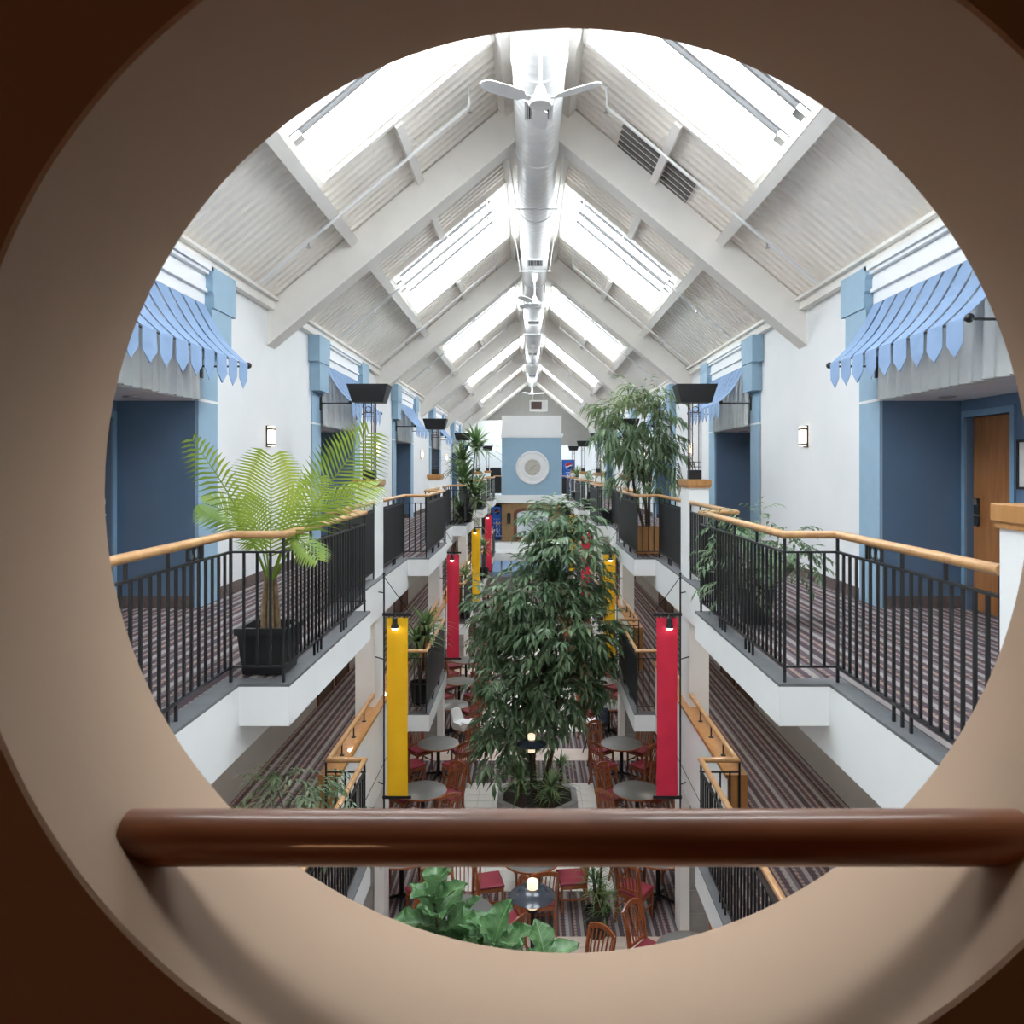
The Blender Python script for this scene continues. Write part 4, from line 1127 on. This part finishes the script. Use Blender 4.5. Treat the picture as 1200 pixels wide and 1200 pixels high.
# ---- dracaenas and small pot plants on the galleries
def dracaena(name, lb, x, y, z, h, n_, L, Wd, pot='r', heads=1, m='strap', group=None, spr=.10):
    T = thing(name, lb, 'plant', (x, y, z), group=group)
    (rd_pot if pot == 'r' else sq_pot)(T, (x, y), z+.012, .14, .19, .36)
    st, lf = MB(), MB()
    for k in range(heads):
        a = k*2.2; hh = h*(1-.22*k); q = Vector((x+spr*cos(a)*(heads > 1), y+spr*sin(a)*(heads > 1), z+hh))
        st.tube([(x, y, z+.28), (x+(q.x-x)*.6, y+(q.y-y)*.6, z+.28+(hh-.28)*.5), tuple(q)], [.024, .02, .016], 7)
        strap_head(lf, q, n_, L, Wd, 1.0, .45, .6)
        strap_head(lf, q-Vector((0,0,.16)), n_//2, L, Wd, .7, .15, .6)
    st.build('stem', M['bark'], T); lf.build('leaves', M[m], T, kind='stuff')
    return T
dracaena('dracaena', 'tall many-headed dracaena on the upper gallery, third bay', at(547,0,21.6).x, 21.6, ZU, 2.2, 50, .95, .085, heads=5, spr=.26)
dracaena('dracaena', 'bright strap-leaved dracaena behind the first yellow banner, lower gallery', at(492,0,13.7).x, 13.7, ZL, 1.35, 60, .62, .05, heads=2)
dracaena('small_palm', 'small palm in a square black pot on upper gallery, third bay, boxed ficus side', at(713,0,21.4).x, 21.4, ZU, .95, 40, .55, .03, 's')
dracaena('small_palm', 'small bushy pot plant on upper gallery, fourth bay, boxed ficus side', at(689,0,28.8).x, 28.8, ZU, 1.1, 50, .6, .04)
dracaena('small_palm', 'small bushy pot plant on upper gallery, fifth bay, boxed ficus side', at(676,0,36.4).x, 36.4, ZU, 1.2, 60, .7, .05)
dracaena('small_palm', 'small pot plant on upper gallery, fourth bay, palm side', at(560,0,28.9).x, 28.9, ZU, 1.0, 40, .6, .05)
dracaena('dracaena', 'strap-leaved dracaena on the lower gallery, third bay, palm side', at(545,0,21.4).x, 21.4, ZL, 1.2, 50, .55, .045)
dracaena('dracaena', 'strap-leaved dracaena on the lower gallery, fourth bay, palm side', at(567,0,29.2).x, 29.2, ZL, 1.2, 50, .6, .05)
T = thing('potted_shrub', 'dark small-leaved shrub on the upper gallery, fifth bay, boxed ficus side', 'plant', (2.85, 34.9, ZU))
rd_pot(T, (2.85, 34.9), ZU+.012, .16, .22, .42)
blob_foliage([(Vector((2.85, 34.9, ZU+1.2)), .5, .5, .45), (Vector((2.7, 34.9, ZU+.85)), .4, .4, .35)], 60, .12, .05, 6, .05).build('foliage', M['leafgrey'], T, kind='stuff')

# ---- ground floor plants
T = thing('ground_shrub', 'small leafy ground tree between tables and weeping fig', 'plant', (at(566,0,22).x, 22, 0))
gx = at(566,0,22).x; rd_pot(T, (gx, 22), .012, .2, .26, .45)
blob_foliage([(Vector((gx, 22, 1.9)), .42, .4, .3), (Vector((gx+.1, 22, 1.45)), .35, .3, .25)], 70, .14, .06, 6, .05).build('foliage', M['leaf'], T, kind='stuff')
mb = MB(); mb.tube([(gx, 22, .38), (gx+.03, 22, 1.0), (gx, 22, 1.8)], [.025, .02, .012], 6); mb.build('stem', M['bark'], T)
dracaena('marginata', 'thin spiky dragon tree in a pot beside the centre table', .98, 11.25, 0, 1.45, 70, .40, .014, heads=4, m='strap')

# ---- fiddle-leaf fig close to the round opening
def figleaf(var):
    r = random.Random(40+var); nx, ny = 4, 9; L = .36; vs = []; fs = []
    w_ = [.03, .075, .085, .08, .10, .125, .13, .105, .06, .012]
    for j in range(ny+1):
        t = j/ny
        for i in range(-nx, nx+1):
            u = i/nx; x = u*w_[j]; y = L*t
            z = .10*abs(u)**1.4*w_[j]/.13*.6 + .024*sin(t*21+abs(u)*3+(2 if u > 0 else 0))*abs(u) - .16*t*t*(.6+.3*var/3)
            vs.append((x, y, z+.012*(1-abs(u))*0))
    m_ = 2*nx+1
    for j in range(ny):
        for i in range(2*nx): a = j*m_+i; fs.append((a, a+1, a+m_+1, a+m_))
    mb = MB().add(vs, fs); mb.sm = True
    return mesh_of(mb, 'fig_leaf', M['figleaf'])
FLV = [figleaf(i) for i in range(4)]
FGX, FGY = -.52, 6.55
T = thing('fiddle_leaf_fig', 'fiddle-leaf fig with broad glossy leaves below the wooden bar', 'plant', (FGX, FGY, 0))
rd_pot(T, (FGX, FGY), .012, .2, .27, .5)
stems = [(at(508, 1048, 6.3), 18), (at(580, 1104, 6.2), 16), (at(540, 1085, 6.5), 12), (at(640, 1128, 6.1), 9)]
for tip, nl in stems:
    mid = Vector((FGX+(tip.x-FGX)*.4, FGY, 1.5))
    pts = [Vector((FGX, FGY, .43)), mid, tip.lerp(mid, .35), tip]
    st = MB().tube(pts, [.024, .02, .016, .009], 7).build('stem', M['bark'], T)
    for i in range(nl):
        t = i/nl; p = tip - Vector((0,0,1))*(.75*t) - (tip-mid).normalized()*0
        p = tip.lerp(mid, t*.42)
        az = i*2.4 + tip.x*3; el = 1.15 - 1.15*t + R_.uniform(-.15,.15)
        o = bpy.data.objects.new('leaf', FLV[i % 4]); o.parent = T; col.objects.link(o)
        o.location = p - Vector((FGX, FGY, 0)); sc_ = (.8+.45*min(1, t*2.2))*R_.uniform(.85,1.15)
        o.scale = (sc_, sc_, sc_)
        o.rotation_euler = (Matrix.Rotation(az, 3, 'Z') @ Matrix.Rotation(el, 3, 'X')).to_euler()

# ================================================================ GROUND FLOOR FURNITURE
def make_table():
    T = thing('round_table', '', 'table', (0,0,0))
    MB().lathe([(.0005, .715), (.44, .715), (.447, .72), (.447, .742), (.44, .746), (.0005, .746)], (0,0,0), 36).build('table_top', M['grey'], T)
    MB().lathe([(.446, .712), (.456, .714), (.458, .728), (.456, .741), (.4475, .743)], (0,0,0), 36).build('wood_rim', M['chairwood'], T)
    MB().cyl((0,0,.03), (0,0,.714), .04, n=12).build('pedestal', M['black'], T)
    for k in range(4):
        a = pi/4 + k*pi/2
        MB().tube([(.03*cos(a), .03*sin(a), .09), (.18*cos(a), .18*sin(a), .055), (.33*cos(a), .33*sin(a), .025)], [.028, .024, .018], 6).build('foot', M['black'], T)
    return T
def make_chair():
    # seat faces +Y (towards the table); back at -Y
    T = thing('dining_chair', '', 'chair', (0,0,0))
    mb = MB(); hw = .215
    mb.loft([[(-hw*k, -.20*k2, z), (hw*k, -.20*k2, z), (hw*k*1.03, .215*k2, z), (-hw*k*1.03, .215*k2, z)] for k, k2, z in ((.94,.94,.425), (1,1,.435), (1,1,.46), (.93,.92,.476))])
    mb.build('seat', M['redseat'], T)
    fr = MB(); fr.box(-.20, .20, .175, .20, .37, .424); fr.box(-.20, .20, -.20, -.175, .37, .424); fr.box(-.21, -.185, -.18, .18, .37, .424); fr.box(.185, .21, -.18, .18, .37, .424)
    fr.build('seat_frame', M['chairwood'], T)
    for k in (-1, 1):
        x = k*.19
        MB().loft([[(x-a, .185-a, z), (x+a, .185-a, z), (x+a, .185+a, z), (x-a, .185+a, z)] for a, z in ((.013, 0), (.019, .424))]).build('leg', M['chairwood'], T)
        pts = [(x*1.0, -.27, 0), (x*1.0, -.20, .22), (x, -.19, .44), (x*1.05, -.225, .72), (x*1.1, -.28, .93)]
        rings = []
        for (px, py, pz), a in zip(pts, (.014, .018, .02, .018, .015)): rings.append([(px-a, py-a, pz), (px+a, py-a, pz), (px+a, py+a, pz), (px-a, py+a, pz)])
        MB().loft(rings).build('leg', M['chairwood'], T)
        MB().box(k*.19-.009, k*.19+.009, -.21, .175, .19, .215).build('stretcher', M['chairwood'], T)
    MB().box(-.18, .18, -.01, .01, .193, .213).build('stretcher', M['chairwood'], T)
    # arched crest rail
    rings = []
    for i in range(9):
        u = -1+2*i/8; x = u*.215; z = .925+.055*(1-u*u); y = -.285-.03*(1-u*u)
        rings.append([(x, y-.012, z-.035), (x, y+.012, z-.035), (x, y+.010, z+.032), (x, y-.014, z+.032)])
    mb = MB().loft(rings); mb.sm = True; mb.build('crest_rail', M['chairwood'], T)
    MB().box(-.185, .185, -.205, -.185, .50, .535).build('lower_rail', M['chairwood'], T)
    for i in range(6):
        x = -.145+.058*i
        rings = [[(x*k-.009, y-.006, z), (x*k+.009, y-.006, z), (x*k+.009, y+.006, z), (x*k-.009, y+.006, z)] for k, y, z in ((1, -.197, .53), (1.03, -.232, .72), (1.08, -.295, .92))]
        MB().loft(rings).build('back_slat', M['chairwood'], T)
    return T
tab, chr_ = make_table(), make_chair(); tu = cu = False
def place_table(x, y, where, angs=(45, 135, 225, 315), dist=.62, jit=7):
    global tu, cu
    lb = f'round grey table with wooden rim {where}'
    if not tu: tab.location = (x, y, 0); tab['label'] = lb; tab['group'] = 'round dining tables'; tu = True
    else: copy_thing(tab, (x, y, 0), R_.uniform(0, 1), lb, 'round dining tables')
    for a in angs:
        ca, sa = cos(radians(a)), sin(radians(a))
        if abs(x) > 1.5: pos = ('aisle side' if ca*x < 0 else 'wall side') + (' nearer' if sa < 0 else ' beyond') + ' round opening'
        else: pos = ('nearest the' if sa < -.6 else 'farthest from the' if sa > .6 else 'palm side nearer' if (ca < 0 and sa < 0) else 'palm side beyond' if ca < 0 else 'ficus side nearer' if sa < 0 else 'ficus side beyond') + ' round opening'
        a = radians(a + R_.uniform(-jit, jit)); d = dist + R_.uniform(-.03, .05)
        px, py = x + d*cos(a), y + d*sin(a); rz = a + pi/2 + R_.uniform(-.15, .15)
        lb = f'slat-back red-seat chair, {pos.replace("beyond", "farther from")}, at table {where}'
        if not cu: chr_.location = (px, py, 0); chr_.rotation_euler = (0,0,rz); chr_['label'] = lb; chr_['group'] = 'slat-back dining chairs'; cu = True
        else: copy_thing(chr_, (px, py, 0), rz, lb, 'slat-back dining chairs')
rows = (9.68, 12.15, 14.55, 17.02, 19.8, 22.0, 24.4, 27.35, 29.7, 32.0, 34.9, 37.3)
num = ['first', 'second', 'third', 'fourth', 'fifth', 'sixth', 'seventh', 'eighth', 'ninth', 'tenth', 'eleventh', 'twelfth']
for s in (-1, 1):
    for i, y in enumerate(rows):
        place_table(s*2.03, y, f'{num[i]}, {SIDE[s]}')
place_table(.02, 12.02, 'before the planter', (5, 95, 185, 275), .64)
place_table(.3, 9.1, 'beside the first post lamp', (52, 350, 225), .66)
place_table(-.95, 10.55, 'behind the fiddle-leaf fig', (30, 330, 90), .64)

# high chairs
def high_chair(lb, x, y, rz, shell):
    T = thing('high_chair', lb, 'high chair', (x, y, 0), rz, group='high chairs')
    mb = MB(); rings = []
    for z, y0, y1, hw in ((.58, -.13, .13, .13), (.62, -.17, .16, .165), (.66, -.18, .17, .18), (.76, -.2, .05, .19), (.78, -.2, -.12, .185), (1.0, -.24, -.19, .16), (1.05, -.25, -.21, .10)):
        rings.append([(-hw, y0, z), (hw, y0, z), (hw, y1, z), (-hw, y1, z)])
    mb.loft(rings); mb.build('seat_shell', shell, T, world=False)
    MB().bevbox(-.2, .2, .10, .36, .80, .83, .02).build('tray', M['whitepl'], T, world=False)
    for k in (-1, 1):
        MB().cyl((k*.19, .12, .70), (k*.19, .2, .80), .012, n=6).build('tray_arm', shell, T, world=False)
        for j in (-1, 1): MB().cyl((k*.11, j*.11, .60), (k*.24, j*.26, 0), .013, n=8).build('leg', M['black'], T, world=False)
    return T
high_chair('white plastic high chair with tray standing among the wooden chairs', -1.62, 18.4, -2.2, M['whitepl'])
high_chair('dark high chair with white tray near the weeping fig', 1.62, 18.45, 2.3, M['navyenamel'])

# lamp posts with enamel dishes
def lamp_post(lb, x, y, z0=0):
    T = thing('lamp_post', lb, 'lamp', (x, y, z0), group='dish lamp posts')
    MB().lathe([(.001, z0), (.13, z0), (.13, z0+.03), (.04, z0+.07), (.028, z0+.10)], (x, y, 0), 18).build('base', M['black'], T)
    MB().cyl((x, y, z0+.08), (x, y, 1.32), .027, n=12).build('post', M['black'], T)
    MB().lathe([(.001, 1.32), (.075, 1.32), (.075, 1.35), (.001, 1.35)], (x, y, 0), 18).build('collar', M['black'], T)
    MB().lathe([(.001, 1.351), (.068, 1.351), (.068, 1.50), (.001, 1.50)], (x, y, 0), 18).build('lower_glass', M['glow'], T)
    MB().lathe([(.06, 1.60), (.12, 1.595), (.22, 1.555), (.29, 1.505), (.285, 1.498), (.21, 1.54), (.10, 1.58), (.06, 1.585)], (x, y, 0), 32).build('dish', M['navyenamel'], T)
    MB().lathe([(.001, 1.595), (.072, 1.596), (.072, 1.68), (.06, 1.695), (.001, 1.695)], (x, y, 0), 18).build('upper_glass', M['glow'], T)
lamp_post('black post lamp with dark blue dish beside the fiddle-leaf fig', at(624,0,9.6).x, 9.6)
lamp_post('black post lamp with dark blue dish in the tree planter', .03, 14.86, .24)
lamp_post('black post lamp with dark blue dish beyond the weeping fig', .02, 18.2)

# ================================================================ VENDING MACHINES
def vending(lb, x0, x1, y, z0, z1, group):
    T = thing('vending_machine', lb, 'vending machine', ((x0+x1)/2, y, z0), group=group)
    MB().bevbox(x0, x1, y+.02, y+.8, z0, z1, .02).build('cabinet', M['darkpanel'], T)
    fp = MB().bevbox(x0+.02, x1-.02, y, y+.019, z0+.08, z1-.03, .006).build('front_panel', M['vendblue'], T)
    cx, r = (x0+x1)/2+.02, (x1-x0)*.31; cz = z1-.06-r-.1
    MB().lathe([(.0005, -.012), (r, -.012), (r, -.0005)], (cx, y, cz), 32, 'y').build('emblem', M['whitepl'], fp)
    def cap(sign, m):
        pts = []
        for i in range(17):
            a = pi*i/16; a = a if sign > 0 else -a
            pts.append((cx+r*.97*cos(a), cz+r*.97*sin(a)))
        # wavy inner edge
        for i in range(1, 12):
            u = -1+2*i/12; lim = sqrt(max(0, 1-u*u))*.96
            w_ = sign*.17 + .20*sin(u*2.6)
            pts.append((cx+r*.97*u, cz+r*.97*max(-lim, min(lim, w_))))
        MB().prism(pts, 'y', y-.016, y-.0125).build('emblem_field', m, fp)
    cap(1, M['vendred']); cap(-1, M['vendnavy'])
    cu_ = bpy.data.curves.new('lettering', 'FONT'); cu_.body = 'pepsi'; cu_.size = (z1-z0)*.27; cu_.extrude = .003; cu_.align_x = 'CENTER'; cu_.align_y = 'CENTER'
    cu_.materials.append(M['whitepl'])
    to = bpy.data.objects.new('lettering_source', cu_); col.objects.link(to)
    bpy.context.view_layer.update()
    me = bpy.data.meshes.new_from_object(to.evaluated_get(bpy.context.evaluated_depsgraph_get()))
    bpy.data.objects.remove(to)
    lo = bpy.data.objects.new('lettering', me); lo.parent = fp; col.objects.link(lo)
    lo.location = Vector(((x0+x1)/2+.03, y-.006, z0+(z1-z0)*.37)) - ORG[T]; lo.rotation_euler = (pi/2, -pi/2, 0)
vending('blue drinks machine with round red and white emblem on the upper bridge', at(659,0,45.2).x, at(673.5,0,45.2).x, 45.2, ZU, ZU+2.02, 'drinks machines')
vending('blue drinks machine with round emblem on the lower bridge', at(576.5,0,44.6).x, at(587.5,0,44.6).x, 44.6, ZL, ZL+1.95, 'drinks machines')
# dark cabinet on the other side of the tower
Dk = MB().bevbox(at(574,0,46.3).x, at(587,0,46.3).x, 46.3, 47.0, ZU, ZU+1.55, .02).build('dark_cabinet', M['darkpanel']); tag(Dk, 'black cabinet behind the railing beside the clock tower', 'cabinet')

# blue strip awning above the far ground-floor doorway
T = thing('far_awning', 'blue strip awning under the lower bridge at the far end', 'awning', (0, 41, 1.2))
x0, x1 = -2.0, 2.0; n = 8
for i in range(n):
    xa = x0+(x1-x0)*i/n+.04; xb = x0+(x1-x0)*(i+1)/n-.04
    MB().loft([[(xa, 40.75, ZL-.76), (xb, 40.75, ZL-.76), (xb, 40.74, ZL-.77), (xa, 40.74, ZL-.77)], [(xa, 40.15, ZL-1.25), (xb, 40.15, ZL-1.25), (xb, 40.14, ZL-1.26), (xa, 40.14, ZL-1.26)], [(xa, 40.15, ZL-1.5), (xb, 40.15, ZL-1.5), (xb, 40.14, ZL-1.5), (xa, 40.14, ZL-1.5)]]).build('canvas_strip', M['awning'], T)
MB().cyl((x0, 40.16, ZL-1.26), (x1, 40.16, ZL-1.26), .015, n=8).build('rod', M['black'], T)
for x in (x0, x1): MB().cyl((x, 40.16, ZL-1.26), (x, 41.4, ZL-1.26), .015, n=8).build('arm', M['black'], T)
struct(MB().box(-5, 5.1, YE-2.0, YE-1.8, 0, ZL-.75), 'wall_ground_far', M['wallgrey'], 'grey ground floor wall under the lower bridge')

# unseen warm lamp added behind the viewer to light the dim room
T = thing('floor_lamp', 'warm shaded floor lamp in the dim room', 'lamp', (-.9, -2.0, ZU))
MB().lathe([(.001, 0), (.15, 0), (.15, .02), (.02, .05)], (-.9, -2.0, ZU), 20).build('base', M['black'], T)
MB().cyl((-.9, -2.0, ZU+.04), (-.9, -2.0, ZU+.75), .012, n=8).build('pole', M['black'], T)
MB().lathe([(.24, .45), (.16, .8), (.001, .8)], (-.9, -2.0, ZU), 24).build('shade', mat('linen shade', (.75,.6,.42), .8, emit=((1,.52,.26), 6)), T)
